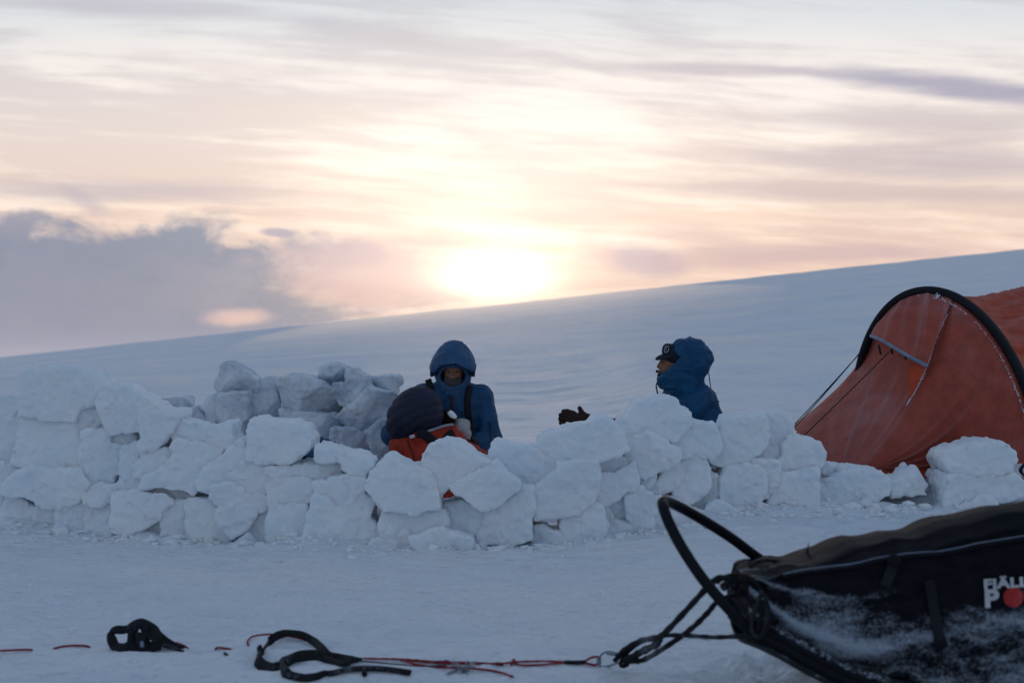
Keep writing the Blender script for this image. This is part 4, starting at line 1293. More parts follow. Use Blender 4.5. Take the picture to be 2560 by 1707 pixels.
# loose red end, metal clip
one("loose_red_cord", [rope_geo([T(1010, 1650, 5.8), T(1040, 1660, 5.75), T(1100, 1667, 5.7), T(1180, 1670, 5.66), T(1240, 1677, 5.62), T(1282, 1690, 5.55)], 0.0045)],
    M_RED, "loose red cord end curving toward the camera beneath the red tow line", "cord")
g = []
for i in range(14):
    a = 2 * math.pi * i / 14
    c = T(1160, 1678, 5.66, .004)
    e = c + Vector((.05 * math.cos(a) * (.5 + rs.random()), .03 * math.sin(a), .022 * math.sin(a * 2.3) + .012))
    g.append(rope_geo([c + Vector((0, 0, -.01)), lerp(c, e, .5) + Vector((0, 0, .012)), e], 0.0026, n=4, seg=6))
g.append(rope_geo([T(1118, 1684, 5.66), T(1140, 1674, 5.66), T(1158, 1668, 5.66), T(1172, 1676, 5.66)], 0.004, n=5))
one("metal_clip", g, M_METAL, "small frosted metal clip tangled under the red tow line", "clip")

# gangline at the left, dipping in and out of the snow
def GL(px, row, l): return G(px, row) + Vector((0, 0, l))
g = [rope_geo([GL(-60, 1634, .012), GL(0, 1633, .012), GL(40, 1630, .010), GL(78, 1626, .004), GL(95, 1625, -.012), GL(125, 1624, -.012), GL(138, 1623, .006), GL(180, 1620, .012), GL(219, 1618, .006), GL(235, 1617, -.012), GL(300, 1614, -.02), GL(380, 1610, -.02), GL(420, 1608, -.005), GL(440, 1613, .012), GL(462, 1618, .006), GL(480, 1620, -.01), GL(530, 1622, -.012), GL(542, 1622, .006), GL(560, 1624, .008), GL(577, 1625, .004), GL(590, 1626, -.012)], 0.0048, n=8)]
one("half_buried_red_cord", g, M_RED, "straight red cord half buried in the snow on both sides of the black bundle", "cord")
one("buried_cord_scrap", [rope_geo([GL(538, 1632, -.006), GL(548, 1632, .004), GL(562, 1634, .002), GL(572, 1635, -.008)], 0.005, n=6)], M_ROPE, "short dark cord stub in the snow just below the red cord's right end", "cord")
g = [rope_geo([GL(622, 1615, -.004), GL(619, 1606, .006), GL(630, 1598, .012), GL(655, 1594, .014), GL(690, 1594, .016), GL(720, 1597, .014), GL(760, 1602, .006), GL(775, 1606, -.01)], 0.0042, n=8)]
one("hooked_red_cord", g, M_RED, "thin red cord hooking out from behind the large black webbing loop", "cord")


def band(pts, w, t=0.0035, n=10, up=(0, 1, 0), tw=None, seg=10):
    return tube_geo(smooth_pts(pts, n), t, w, up=up, seg=seg, square=.5, twist=tw)


def Lp(x, y, Y=5.8): return onto(580 + x / 3.36, 1540 + y / 3.36, Y, 0.012)


g = [tube_geo(smooth_pts([Lp(250, 300, 5.86), Lp(290, 240, 5.92), Lp(350, 180, 5.98), Lp(420, 148, 6.02), Lp(500, 140, 6.04), Lp(590, 155, 6.02), Lp(680, 205, 5.98), Lp(750, 265, 5.93), Lp(800, 320, 5.9), Lp(860, 348, 5.86)], 10), 0.006, 0.018, up=(.3, .8, .5), seg=10, square=.5),
     tube_geo(smooth_pts([Lp(250, 280, 5.86), Lp(222, 330, 5.80), Lp(225, 390, 5.74), Lp(290, 430, 5.70), Lp(360, 440, 5.7), Lp(420, 415, 5.7), Lp(470, 370, 5.72), Lp(560, 335, 5.74), Lp(700, 325, 5.78), Lp(820, 342, 5.8), Lp(920, 360, 5.8), Lp(1010, 362, 5.81), Lp(1095, 362, 5.82)], 10), 0.007, 0.026, up=(.1, .8, .6), seg=10, square=.5, taper=lambda t: 1 if t < .8 else 1 - (t - .8) * 3.4),
     tube_geo(smooth_pts([Lp(400, 400, 5.68), Lp(440, 460, 5.62), Lp(510, 500, 5.58), Lp(610, 515, 5.56), Lp(700, 505, 5.58), Lp(770, 480, 5.6), Lp(800, 470, 5.62)], 10), 0.007, 0.023, up=(.1, .8, .6), seg=10, square=.5, taper=lambda t: 1 - .5 * t),
     tube_geo(smooth_pts([Lp(800, 480, 5.62), Lp(860, 472, 5.62), Lp(950, 450, 5.62), Lp(1100, 436, 5.63), Lp(1250, 440, 5.63), Lp(1380, 455, 5.62), Lp(1500, 474, 5.6)], 10), 0.006, 0.013, up=(.1, .8, .6), seg=10, square=.5),
     tube_geo(smooth_pts([Lp(760, 350, 5.8), Lp(860, 380, 5.78), Lp(950, 400, 5.77), Lp(1000, 372, 5.79), Lp(1060, 362, 5.81)], 10), 0.005, 0.013, up=(.1, .8, .6), seg=10, square=.5)]
loops = thing("webbing_loops", tuple(Lp(600, 520, 5.7)), "pair of large black webbing loops lying open at the left end of the tow line", "harness")
names = ["arched_loop", "front_loop", "lower_loop", "tail_strap", "joining_strap"]
for nme, (v, f) in zip(names, g):
    link(nme, mesh_from(v, f), M_ROPE if nme != "joining_strap" else M_BLACK, loops)
tube("woven_tag", [Lp(222, 330, 5.775), Lp(228, 385, 5.72)], 0.004, M_GREY, loops, rb=.007, n=3, seg=6)
tube("slider", [Lp(1112, 445, 5.63), Lp(1112, 490, 5.6)], 0.010, M_PLAS, loops, n=3, seg=8)
tube("thin_cord", [Lp(1080, 375, 5.8), Lp(1250, 390, 5.78), Lp(1420, 405, 5.76), Lp(1600, 418, 5.74), Lp(1740, 412, 5.74), Lp(1800, 415, 5.74)], 0.0028, M_ROPE, loops, n=6, seg=6)


def Bp(x, y, Y=6.0): return onto(x / 3.36, 1500 + y / 3.36, Y, 0.012)


bun = thing("strap_bundle", tuple(Bp(1180, 430, 6.0)), "small bundled black harness with a bent loop, lying alone on the snow", "harness")
parts = [("bent_loop", [Bp(1130, 225, 6.0), Bp(1050, 245, 6.0), Bp(975, 250, 5.99), Bp(940, 290, 5.97), Bp(945, 345, 5.95), Bp(975, 390, 5.93), Bp(1040, 395, 5.92), Bp(1110, 375, 5.92), Bp(1160, 350, 5.93)], 0.016),
         ("bent_loop", [Bp(1060, 270, 5.99), Bp(1100, 220, 6.0), Bp(1170, 195, 6.0), Bp(1230, 215, 6.0), Bp(1290, 255, 6.0), Bp(1310, 320, 5.98)], 0.021),
         ("coiled_strap", [Bp(1150, 230, 5.97), Bp(1120, 300, 5.94), Bp(1130, 370, 5.92), Bp(1190, 410, 5.9), Bp(1270, 395, 5.9), Bp(1300, 330, 5.92), Bp(1270, 260, 5.95)], 0.022),
         ("coiled_strap", [Bp(1230, 230, 5.96), Bp(1200, 300, 5.92), Bp(1210, 370, 5.9), Bp(1250, 400, 5.9)], 0.024),
         ("coiled_strap", [Bp(1120, 400, 5.92), Bp(1180, 415, 5.9), Bp(1260, 412, 5.9), Bp(1310, 385, 5.92), Bp(1340, 385, 5.94)], 0.014),
         ("tail_strap", [Bp(1280, 250, 6.0), Bp(1350, 310, 5.99), Bp(1420, 355, 5.98), Bp(1480, 380, 5.97), Bp(1550, 392, 5.96)], 0.018),
         ("tail_strap", [Bp(1330, 345, 5.96), Bp(1400, 380, 5.94), Bp(1470, 405, 5.92), Bp(1540, 428, 5.9)], 0.012)]
for nme, pts, wd in parts:
    v, f = tube_geo(smooth_pts(pts, 8), 0.010, wd * 1.35, up=(.15, .8, .55), seg=10, square=.4, taper=(lambda t: 1 - .65 * t) if nme == "tail_strap" else None)
    link(nme, mesh_from(v, f), M_BLACK if nme != "tail_strap" else M_ROPE, bun)
tube("buckle", [Bp(1190, 345, 5.885), Bp(1195, 395, 5.875)], 0.008, M_GREY, bun, n=3, seg=8)

# ------------------------------------------------------------------ figures, modelled as smooth signed distance fields
class Field:
    def __init__(s, lo, hi, h):
        s.lo = lo; s.h = h
        s.X, s.Y, s.Z = grid(lo, hi, h)
        s.d = np.full(s.X.shape, 1e3)
    def cap(s, a, b, ra, rb):
        a = np.asarray(a, float); b = np.asarray(b, float)
        e = b - a; L = (e @ e) + 1e-9
        x, y, z = s.X - a[0], s.Y - a[1], s.Z - a[2]
        t = np.clip((x * e[0] + y * e[1] + z * e[2]) / L, 0, 1)
        return np.sqrt((x - e[0] * t) ** 2 + (y - e[1] * t) ** 2 + (z - e[2] * t) ** 2) - (ra + (rb - ra) * t)
    def ell(s, c, r, rot=None):
        x, y, z = s.X - c[0], s.Y - c[1], s.Z - c[2]
        if rot is not None:
            M = np.array(rot)  # rows: local axes
            x, y, z = (M[0][0] * x + M[0][1] * y + M[0][2] * z, M[1][0] * x + M[1][1] * y + M[1][2] * z, M[2][0] * x + M[2][1] * y + M[2][2] * z)
        k0 = np.sqrt((x / r[0]) ** 2 + (y / r[1]) ** 2 + (z / r[2]) ** 2)
        k1 = np.sqrt((x / r[0] ** 2) ** 2 + (y / r[1] ** 2) ** 2 + (z / r[2] ** 2) ** 2) + 1e-9
        return k0 * (k0 - 1) / k1
    def add(s, d, k=0.04):
        if k <= 0: s.d = np.minimum(s.d, d); return s
        h = np.clip(0.5 + 0.5 * (s.d - d) / k, 0, 1)
        s.d = s.d * (1 - h) + d * h - k * h * (1 - h)
        return s
    def sub(s, d, k=0.02):
        h = np.clip(0.5 - 0.5 * (s.d + d) / k, 0, 1)
        s.d = s.d * (1 - h) + (-d) * h + k * h * (1 - h)
        return s
    def cut(s, d): s.d = np.maximum(s.d, d); return s
    def mesh(s, wrinkle=0.0, wfreq=(7, 7, 7), seed=1, extra=None, offset=(0, 0, 0)):
        d = s.d.copy()
        d[0] = d[-1] = 1; d[:, 0] = d[:, -1] = 1; d[:, :, 0] = d[:, :, -1] = 1
        v, f = surface_nets(d, s.lo, s.h)
        # relax the grid steps
        E = np.concatenate([f[:, [0, 1]], f[:, [1, 2]], f[:, [2, 3]], f[:, [3, 0]]])
        for _ in range(2):
            acc = np.zeros_like(v); cnt = np.zeros(len(v))
            for a, b in ((0, 1), (1, 0)):
                np.add.at(acc, E[:, a], v[E[:, b]]); np.add.at(cnt, E[:, a], 1)
            v = v * 0.5 + 0.5 * acc / np.maximum(cnt, 1)[:, None]
        if wrinkle or extra is not None:
            fn = np.cross(v[f[:, 2]] - v[f[:, 0]], v[f[:, 3]] - v[f[:, 1]])
            N = np.zeros_like(v)
            for k in range(4): np.add.at(N, f[:, k], fn)
            N /= np.linalg.norm(N, axis=1, keepdims=True) + 1e-12
            disp = np.zeros(len(v))
            if wrinkle:
                q = v * np.array(wfreq)
                r1 = 1 - np.abs(vnoise(q[:, 0] + .6 * vnoise(q[:, 1], q[:, 2], q[:, 0], 9), q[:, 1], q[:, 2], seed)) * 2
                r2 = 1 - np.abs(vnoise(q[:, 0] * 2.1, q[:, 1] * 2.1, q[:, 2] * 2.1, seed + 4)) * 2
                disp += wrinkle * (0.7 * r1 + 0.35 * r2)
            if extra is not None: disp += extra(v)
            v = v + N * disp[:, None]
        return v, f


ORG = [Vector((0, 0, 0))]


def piece(name, vf, mat, parent, **kw):
    return link(name, mesh_from(vf[0], vf[1], name), mat, parent, **kw)


def front_y(v, x, z, r=0.02):
    m = (np.abs(v[:, 0] - x) < r) & (np.abs(v[:, 2] - z) < r)
    return float(v[m, 1].min()) if m.any() else None


def glove(name, wrist, palm, tips, thumb, mat, parent, r=0.014, palm_r=0.034, h=0.005, normal=(0, 1, 0), thick=0.6):
    """wrist and palm centre, four finger tips with a knuckle bend, and a thumb leaving the palm's side"""
    P_ = [np.asarray(q, float) for q in (wrist, palm)]
    allp = [wrist, palm] + [q for t in tips for q in t] + list(thumb)
    lo = tuple(min(q[k] for q in allp) - .06 for k in range(3)); hi = tuple(max(q[k] for q in allp) + .06 for k in range(3))
    F = Field(lo, hi, h)
    F.add(F.cap(wrist, lerp(P_[0], P_[1], .7), palm_r * .95, palm_r), 0.0)
    F.add(F.cap(lerp(P_[0], P_[1], .5), palm, palm_r, palm_r * 1.02), .02)
    n = len(tips)
    for i, t in enumerate(tips):
        base = np.asarray(t[0], float)
        F.add(F.cap(palm, base, palm_r * .55, r * 1.1), .014)
        d = F.cap(t[0], t[1], r * 1.08, r)
        d = np.minimum(d, F.cap(t[1], t[2], r, r * .86))
        F.add(d, .004)
    F.add(F.cap(thumb[0], thumb[1], r * 1.5, r * 1.1), .012)
    F.add(F.cap(thumb[1], thumb[2], r * 1.1, r * .9), .004)
    return piece(name, F.mesh(wrinkle=.0015, wfreq=(30, 30, 30)), mat, parent)


def skin_mat(name, col, dark=None):
    m, nt, b = new_mat(name)
    pos = gcoord(nt, 'World')
    c = mixc(nt, noise(nt, pos, 40.0, 4, 0.6).ss(0.3, 0.7), tuple(v * .75 for v in col), col)
    nt.links.new(c, b.inputs['Base Color']); b.inputs['Roughness'].default_value = 0.55
    b.inputs['Subsurface Weight'].default_value = 0.1; b.inputs['Subsurface Scale'].default_value = 0.01
    bump(nt, b, noise(nt, pos, 160.0, 3, 0.6), 0.002, 0.4)
    return m


M_SKIN = skin_mat("weathered_skin", (0.30, 0.135, 0.085))
M_SKIN2 = skin_mat("tanned_skin", (0.25, 0.095, 0.05))
M_EYE, n_, b_ = new_mat("eye"); b_.inputs['Base Color'].default_value = (.02, .015, .012, 1); b_.inputs['Roughness'].default_value = .2
M_BLUE = fabric("blue_shell_fabric", (0.007, 0.058, 0.145), 0.62, frost=0.28, frost_lo=.52, frost_hi=.8, fcol=(0.25, 0.36, 0.50), wr=1.3, wscale=(9, 9, 9), fscale=6)
M_BLUE2 = fabric("blue_hood_fabric", (0.026, 0.082, 0.180), 0.65, frost=0.4, frost_lo=.48, frost_hi=.8, fcol=(0.22, 0.32, 0.46), wr=1.1, wscale=(10, 10, 10), fscale=8)
M_BLUE3 = fabric("deep_blue_shell_fabric", (0.001, 0.058, 0.148), 0.6, wr=1.3, wscale=(9, 9, 9))
M_NAVY = fabric("navy_quilt", (0.018, 0.021, 0.045), 0.7, wr=0.6, wscale=(16, 16, 16))
M_ORANGE = fabric("orange_shell_fabric", (0.38, 0.036, 0.018), 0.65, wr=1.4, wscale=(10, 10, 10))
M_BEARD = fabric("grizzled_beard", (0.07, 0.060, 0.055), 0.9, wr=1.2, wscale=(90, 90, 60), frost=.3)
M_BEARD2 = fabric("dark_moustache", (0.012, 0.009, 0.008), 0.9, wr=1.0, wscale=(90, 90, 60))
M_GLOVE = fabric("dark_brown_glove_leather", (0.028, 0.013, 0.010), 0.7, wr=0.5, wscale=(30, 30, 30))
M_GLOVEB = fabric("tan_leather_cuff", (0.16, 0.060, 0.026), 0.75, wr=0.4, wscale=(30, 30, 30))
M_DARKT = fabric("black_trousers", (0.014, 0.016, 0.022), 0.8, wr=.6)
M_CAP = fabric("navy_cap_felt", (0.014, 0.018, 0.034), 0.85)
M_WHITE = fabric("white_print", (0.60, 0.63, 0.68), 0.8)
M_POUCH = fabric("pale_foil_pouch", (0.38, 0.37, 0.385), 0.5, wr=.8, wscale=(14, 14, 14))
M_INKD = fabric("dark_ink", (0.05, 0.05, 0.06), 0.8)


def W(px, row, Y): return np.array(P(px, row, Y))


def Q(y, ox, oy, k):
    return lambda X, Z, dy=0.0: W(ox + X / k, oy + Z / k, y + dy)


# ======================================================== the hooded man facing the camera
Y1 = 10.40
q = Q(Y1, 940, 840, 4.6125)
p1 = thing("person", (-0.44, 10.5, 0.0), "bearded person facing the camera in a blue hood and jacket with dark shoulder straps", "person")
hx, hz = -0.432, 1.072
F = Field((-1.1, 10.0, -0.05), (0.1, 11.1, 1.36), 0.010)
F.add(F.ell((hx, 10.415, hz + .03), (.078, .098, .108)), 0)                       # skull
F.add(F.ell((hx, 10.375, hz - .055), (.058, .068, .065)), .03)                    # jaw
F.add(F.cap((hx, 10.325, hz + .015), (hx, 10.298, hz - .028), .009, .0165), .010)   # nose
F.add(F.cap((hx - .035, 10.335, hz + .032), (hx + .035, 10.335, hz + .032), .013, .013), .014)  # brow
F.sub(F.ell((hx - .031, 10.318, hz + .010), (.017, .014, .011)), .012)
F.sub(F.ell((hx + .031, 10.318, hz + .010), (.017, .014, .011)), .012)
F.add(F.ell((hx, 10.318, hz - .062), (.024, .012, .007)), .008)                   # lips
F.sub(F.ell((hx, 10.303, hz - .062), (.022, .008, .0022)), .004)
for sx_s in (-1, 1): F.add(F.ell((hx + sx_s * .080, 10.43, hz), (.012, .022, .032)), .008)
F.add(F.cap((hx, 10.44, hz - .06), (hx, 10.47, hz - .16), .055, .062), .03)       # neck
F.add(F.ell((-.44, 10.47, .74), (.16, .10, .26)), .05)
F.add(F.ell((-.44, 10.50, .46), (.15, .11, .14)), .05)
sL, sR = (-.655, 10.45, .885), (-.235, 10.46, .885)
eL, eR = (-.865, 10.36, .625), (-.165, 10.40, .585)
wL, wR = (-.58, 10.13, .705), (-.30, 10.16, .56)
for a, b, ra, rb in ((sL, eL, .052, .04), (eL, wL, .038, .027), (sR, eR, .052, .04), (eR, wR, .038, .027)): F.add(F.cap(a, b, ra, rb), .03)
for sx_s in (-1, 1):
    hip, knee, foot = (-.44 + sx_s * .09, 10.52, .45), (-.44 + sx_s * .14, 10.34, .09), (-.44 + sx_s * .13, 10.80, .07)
    F.add(F.cap(hip, knee, .085, .058), .03); F.add(F.cap(knee, foot, .055, .038), .02)
piece("body", F.mesh(), M_SKIN, p1)
for sx_s in (-1, 1):
    e = Field((hx + sx_s * .031 - .02, 10.30, hz - .01), (hx + sx_s * .031 + .02, 10.36, hz + .03), .004)
    e.add(e.ell((hx + sx_s * .031, 10.335, hz + .009), (.011, .011, .008)), 0)
    piece("eye", e.mesh(), M_EYE, p1)
B = Field((hx - .1, 10.26, hz - .14), (hx + .1, 10.46, hz + .02), .005)
B.add(B.ell((hx, 10.368, hz - .062), (.066, .073, .062)), 0)
B.sub(B.ell((hx, 10.30, hz - .005), (.050, .06, .034)), .012)
B.sub(B.ell((hx, 10.290, hz - .061), (.018, .02, .005)), .006)
piece("beard", B.mesh(wrinkle=.003, wfreq=(60, 60, 60)), M_BEARD, p1)

# jacket
F = Field((-1.12, 10.0, .30), (0.06, 10.82, 1.04), 0.010)
F.add(F.ell((-.44, 10.46, .72), (.225, .155, .30)), 0)
F.add(F.ell((-.44, 10.47, .88), (.23, .125, .10)), .06)
F.add(F.cap((hx, 10.44, .88), (hx, 10.43, 1.0), .125, .105), .05)
F.add(F.ell((-.44, 10.50, .46), (.21, .17, .15)), .05)
for a, b, ra, rb in ((sL, eL, .092, .078), (eL, (-.60, 10.14, .70), .074, .055), (sR, eR, .092, .080), (eR, (-.31, 10.17, .56), .076, .056)): F.add(F.cap(a, b, ra, rb), .035)
F.add(F.cap((-.62, 10.45, .93), (-.25, 10.45, .92), .045, .045), .05)
F.sub(F.ell((hx, 10.40, 1.03), (.085, .085, .07)), .02)
jk1 = F.mesh(wrinkle=.013, wfreq=(9, 9, 6), seed=3)
jo = piece("jacket", jk1, M_BLUE, p1)
# inner hood with the face opening, outer hood with its brim
F = Field((hx - .19, 10.20, .88), (hx + .19, 10.64, 1.34), .0065)
F.add(F.ell((hx, 10.425, 1.075), (.130, .150, .150)), 0)
F.add(F.cap((hx, 10.42, .93), (hx, 10.43, 1.02), .105, .118), .04)
F.add(F.cap((hx, 10.335, .925), (hx, 10.325, .985), .045, .038), .04)
F.sub(F.ell((hx + .004, 10.28, 1.042), (.104, .125, .070)), .012)
F.sub(F.ell((hx, 10.40, 1.07), (.106, .10, .10)), .012)
piece("inner_hood", F.mesh(wrinkle=.007, wfreq=(14, 14, 14), seed=5), M_BLUE2, p1)
F = Field((hx - .19, 10.17, .98), (hx + .19, 10.66, 1.34), .0065)
F.add(F.ell((hx + .004, 10.435, 1.148), (.133, .165, .160)), 0)
F.add(F.ell((hx - .002, 10.37, 1.105), (.155, .155, .095)), .09)
F.add(F.ell((hx, 10.52, 1.08), (.13, .09, .10)), .04)
brim = 1.138 - 0.062 * (np.abs(F.X - hx) / .14) ** 2 - 0.05 * sstep(10.28, 10.5, F.Y) + .004 * np.sin((F.X - hx) * 60)
F.cut(brim - F.Z)
F.sub(F.ell((hx, 10.42, 1.10), (.134, .165, .130)), .008)
def hoodseams(v):
    s = np.exp(-((np.abs(v[:, 0] - hx) - .075 - .06 * (1.31 - v[:, 2])) / .005) ** 2) * -.004
    return s - .005 * np.exp(-((v[:, 2] - 1.165 + .8 * (v[:, 0] - hx) ** 2) / .006) ** 2)
piece("outer_hood", F.mesh(wrinkle=.009, wfreq=(12, 12, 7), seed=8, extra=hoodseams), M_BLUE2, p1)
for sx_s in (-1, 1):
    tube("hood_toggle", [Vector((hx + sx_s * .150, 10.33, 1.085)), Vector((hx + sx_s * .151, 10.325, 1.062)), Vector((hx + sx_s * .146, 10.325, 1.045))], .013, M_BLACK, p1, n=4)
jv = jk1[0]


def on_front(X, Z, off=0.006, v=None, qq=None):
    c = (qq or q)(X, Z)
    for _ in range(3):
        y = front_y(jv if v is None else v, c[0], c[2])
        if y is None: break
        c = W(1280 + c[0] / c[1] * FPX, 853.5 + (CAM_H - c[2]) / c[1] * FPX, y - off)
    return Vector(c)


tube("shoulder_strap", [on_front(600, 500), on_front(615, 550), on_front(630, 620), on_front(640, 720)], .024, M_BLACK, p1, rb=.005, up=(0, 1, 0), square=.5, n=5)
tube("shoulder_strap", [Vector(q(1075, 572, -.02)), on_front(1070, 620), on_front(1058, 700), on_front(1055, 800), on_front(1062, 900), on_front(1080, 1000), on_front(1095, 1100), on_front(1095, 1200)], .025, M_BLACK, p1, rb=.005, up=(0, 1, 0), square=.5, n=5)
tube("front_zip", [on_front(868, 690), on_front(872, 760), on_front(876, 860)], .009, fabric("dark_red_zip", (.05, .015, .02), .7), p1, rb=.004, up=(0, 1, 0), n=4)
tube("zip_pull", [on_front(840, 640, .012), on_front(838, 680, .014)], .004, M_BLACK, p1, n=3)
tube("collar_flap", [on_front(760, 640, .004), on_front(830, 620, .008), on_front(870, 640, .010), on_front(930, 640, .006)], .010, M_BLUE2, p1, n=5, rb=.005, up=(0, 1, 0))
tube("sleeve_pocket", [on_front(1312, 990), on_front(1315, 1080), on_front(1320, 1190)], .0045, M_BLACK, p1, n=4)
tube("chest_pocket_zip", [on_front(985, 860), on_front(1000, 930)], .0035, M_BLACK, p1, n=3)
# trousers and boots, below the wall top
F = Field((-.75, 10.15, -.03), (-.12, 11.0, .60), .014)
for sx_s in (-1, 1):
    F.add(F.cap((-.44 + sx_s * .09, 10.52, .47), (-.44 + sx_s * .14, 10.34, .11), .115, .085), .03)
    F.add(F.cap((-.44 + sx_s * .14, 10.34, .10), (-.44 + sx_s * .13, 10.74, .08), .08, .062), .02)
piece("trousers", F.mesh(wrinkle=.005), M_DARKT, p1)
for sx_s in (-1, 1):
    F = Field((-.44 + sx_s * .13 - .08, 10.66, -.03), (-.44 + sx_s * .13 + .08, 11.02, .16), .009)
    F.add(F.cap((-.44 + sx_s * .13, 10.74, .07), (-.44 + sx_s * .13, 10.93, .05), .055, .048), 0)
    piece("boot", F.mesh(), M_BLACK, p1)
# gloved hands: the raised one carries caked snow
def P1(px, row, Y): return tuple(P(px, row, Y))
g1 = glove("glove", P1(1098, 1056, 10.12), P1(1112, 1046, 10.07),
      [[P1(1119, 1034, 10.06), P1(1128, 1030, 10.03), P1(1135, 1036, 10.0)], [P1(1122, 1041, 10.05), P1(1132, 1039, 10.02), P1(1138, 1046, 10.0)],
       [P1(1122, 1048, 10.05), P1(1131, 1048, 10.02), P1(1135, 1055, 10.0)], [P1(1119, 1055, 10.06), P1(1127, 1057, 10.03), P1(1130, 1062, 10.01)]],
      [P1(1108, 1040, 10.04), P1(1114, 1030, 10.01), P1(1122, 1027, 9.99)], M_GLOVE, p1, r=.013, palm_r=.036)
F = Field(tuple(W(1112, 1060, 9.96) - .02), tuple(W(1146, 1022, 10.09) + .02), .006)
F.add(F.ell(W(1129, 1036, 10.0), (.040, .03, .021), ((.75, 0, -.66), (0, 1, 0), (.66, 0, .75))), 0)
piece("caked_snow", F.mesh(wrinkle=.006, wfreq=(30, 30, 30)), M_BLOCK, p1)
glove("glove", P1(1186, 1112, 10.16), P1(1178, 1104, 10.13),
      [[P1(1170, 1092, 10.12), P1(1165, 1088, 10.09), P1(1160, 1092, 10.07)], [P1(1168, 1099, 10.12), P1(1161, 1097, 10.09), P1(1156, 1100, 10.07)],
       [P1(1168, 1106, 10.12), P1(1161, 1106, 10.09), P1(1157, 1109, 10.07)], [P1(1170, 1113, 10.12), P1(1164, 1114, 10.09), P1(1160, 1116, 10.08)]],
      [P1(1178, 1096, 10.10), P1(1173, 1088, 10.07), P1(1166, 1085, 10.05)], M_GLOVE, p1, r=.012, palm_r=.034)
# food pouch held between the two
def pouch(u, v):
    c = P(1133 + 40 * u + 4 * v, 1052 + 48 * v - 5 * math.sin(math.pi * u), 10.06)
    c.y += -.022 * math.sin(math.pi * u) * math.sin(math.pi * min(v + .12, 1)) + .006 * math.sin(u * 9 + v * 7)
    c.x += .004 * math.sin(v * 11)
    return c
pc = pouch(.5, .5)
po = thing("food_pouch", tuple(pc), "pale printed food pouch held up between the blue jacket and the orange jacket", "pouch")
sheet("foil_body", pouch, 18, 22, M_POUCH, po, thick=.012)
gs = []
for col in ((.06, .40), (.46, .93)):
    for i in range(9):
        v0 = .16 + i * .062
        if i in (3,) or (col[0] < .1 and i > 6): continue
        a, b = pouch(col[0], v0), pouch(lerp(col[0], col[1], .7 + .3 * ((i * 37) % 10) / 10), v0)
        m_ = pouch((col[0] + col[1]) / 2, v0)
        o = Vector((0, -.004, 0))
        gs.append(tube_geo([a + o, m_ + o, b + o], .0022, seg=4))
for i in range(3):
    a, b = pouch(.5, .78 + i * .07), pouch(.92, .78 + i * .07); m_ = pouch(.7, .78 + i * .07); o = Vector((0, -.004, 0))
    gs.append(tube_geo([a + o, m_ + o, b + o], .0045, seg=4))
v, f = merge_geo(gs)
link("printed_lines", mesh_from(v, f), M_INKD, po)

# ======================================================== the figure in orange with its back to the camera
Y2 = 9.95
q2 = Q(Y2, 940, 840, 4.6125)
p2 = thing("person", (-0.57, 9.98, 0.0), "person in an orange jacket and quilted navy hood, crouching with their back to the camera", "person")
F = Field((-1.0, 9.55, -.05), (0.0, 10.55, 1.02), .012)
hc_ = W(1040, 1032, 9.98)
F.add(F.ell(hc_, (.085, .10, .11)), 0)
F.add(F.ell(hc_ + np.array((.04, .07, -.03)), (.06, .06, .07)), .03)
F.add(F.cap(hc_ + np.array((.06, .13, .0)), hc_ + np.array((.065, .145, -.02)), .012, .015), .01)
F.add(F.cap(hc_ + np.array((0, 0, -.06)), (-.60, 9.98, .60), .055, .06), .03)
F.add(F.ell((-.57, 9.98, .40), (.16, .10, .24)), .05); F.add(F.ell((-.57, 10.0, .20), (.17, .12, .12)), .05)
s2L, s2R = (-.76, 9.97, .56), (-.42, 9.98, .565)
e2L, e2R = (-.80, 10.08, .33), (-.22, 10.05, .47)
w2L, w2R = (-.62, 10.25, .35), (-.20, 10.22, .42)
for a, b, ra, rb in ((s2L, e2L, .05, .04), (e2L, w2L, .036, .027), (s2R, e2R, .05, .04), (e2R, w2R, .036, .027)): F.add(F.cap(a, b, ra, rb), .03)
for sx_s in (-1, 1):
    F.add(F.cap((-.57 + sx_s * .09, 10.0, .18), (-.57 + sx_s * .26, 10.32, .12), .08, .055), .03)
    F.add(F.cap((-.57 + sx_s * .26, 10.32, .10), (-.57 + sx_s * .18, 9.96, .07), .05, .038), .02)
piece("body", F.mesh(), M_SKIN, p2)
F = Field((-1.0, 9.60, .02), (0.0, 10.45, .80), .010)
F.add(F.ell((-.57, 9.98, .38), (.235, .165, .30)), 0)
F.add(F.cap((-.76, 9.96, .585), (-.40, 9.97, .60), .07, .065), .05)
for a, b, ra, rb in ((s2L, e2L, .090, .078), (e2L, w2L, .072, .055), (s2R, e2R, .088, .060), (e2R, w2R, .062, .052)): F.add(F.cap(a, b, ra, rb), .035)
F.add(F.ell((-.57, 10.0, .16), (.25, .20, .13)), .04)
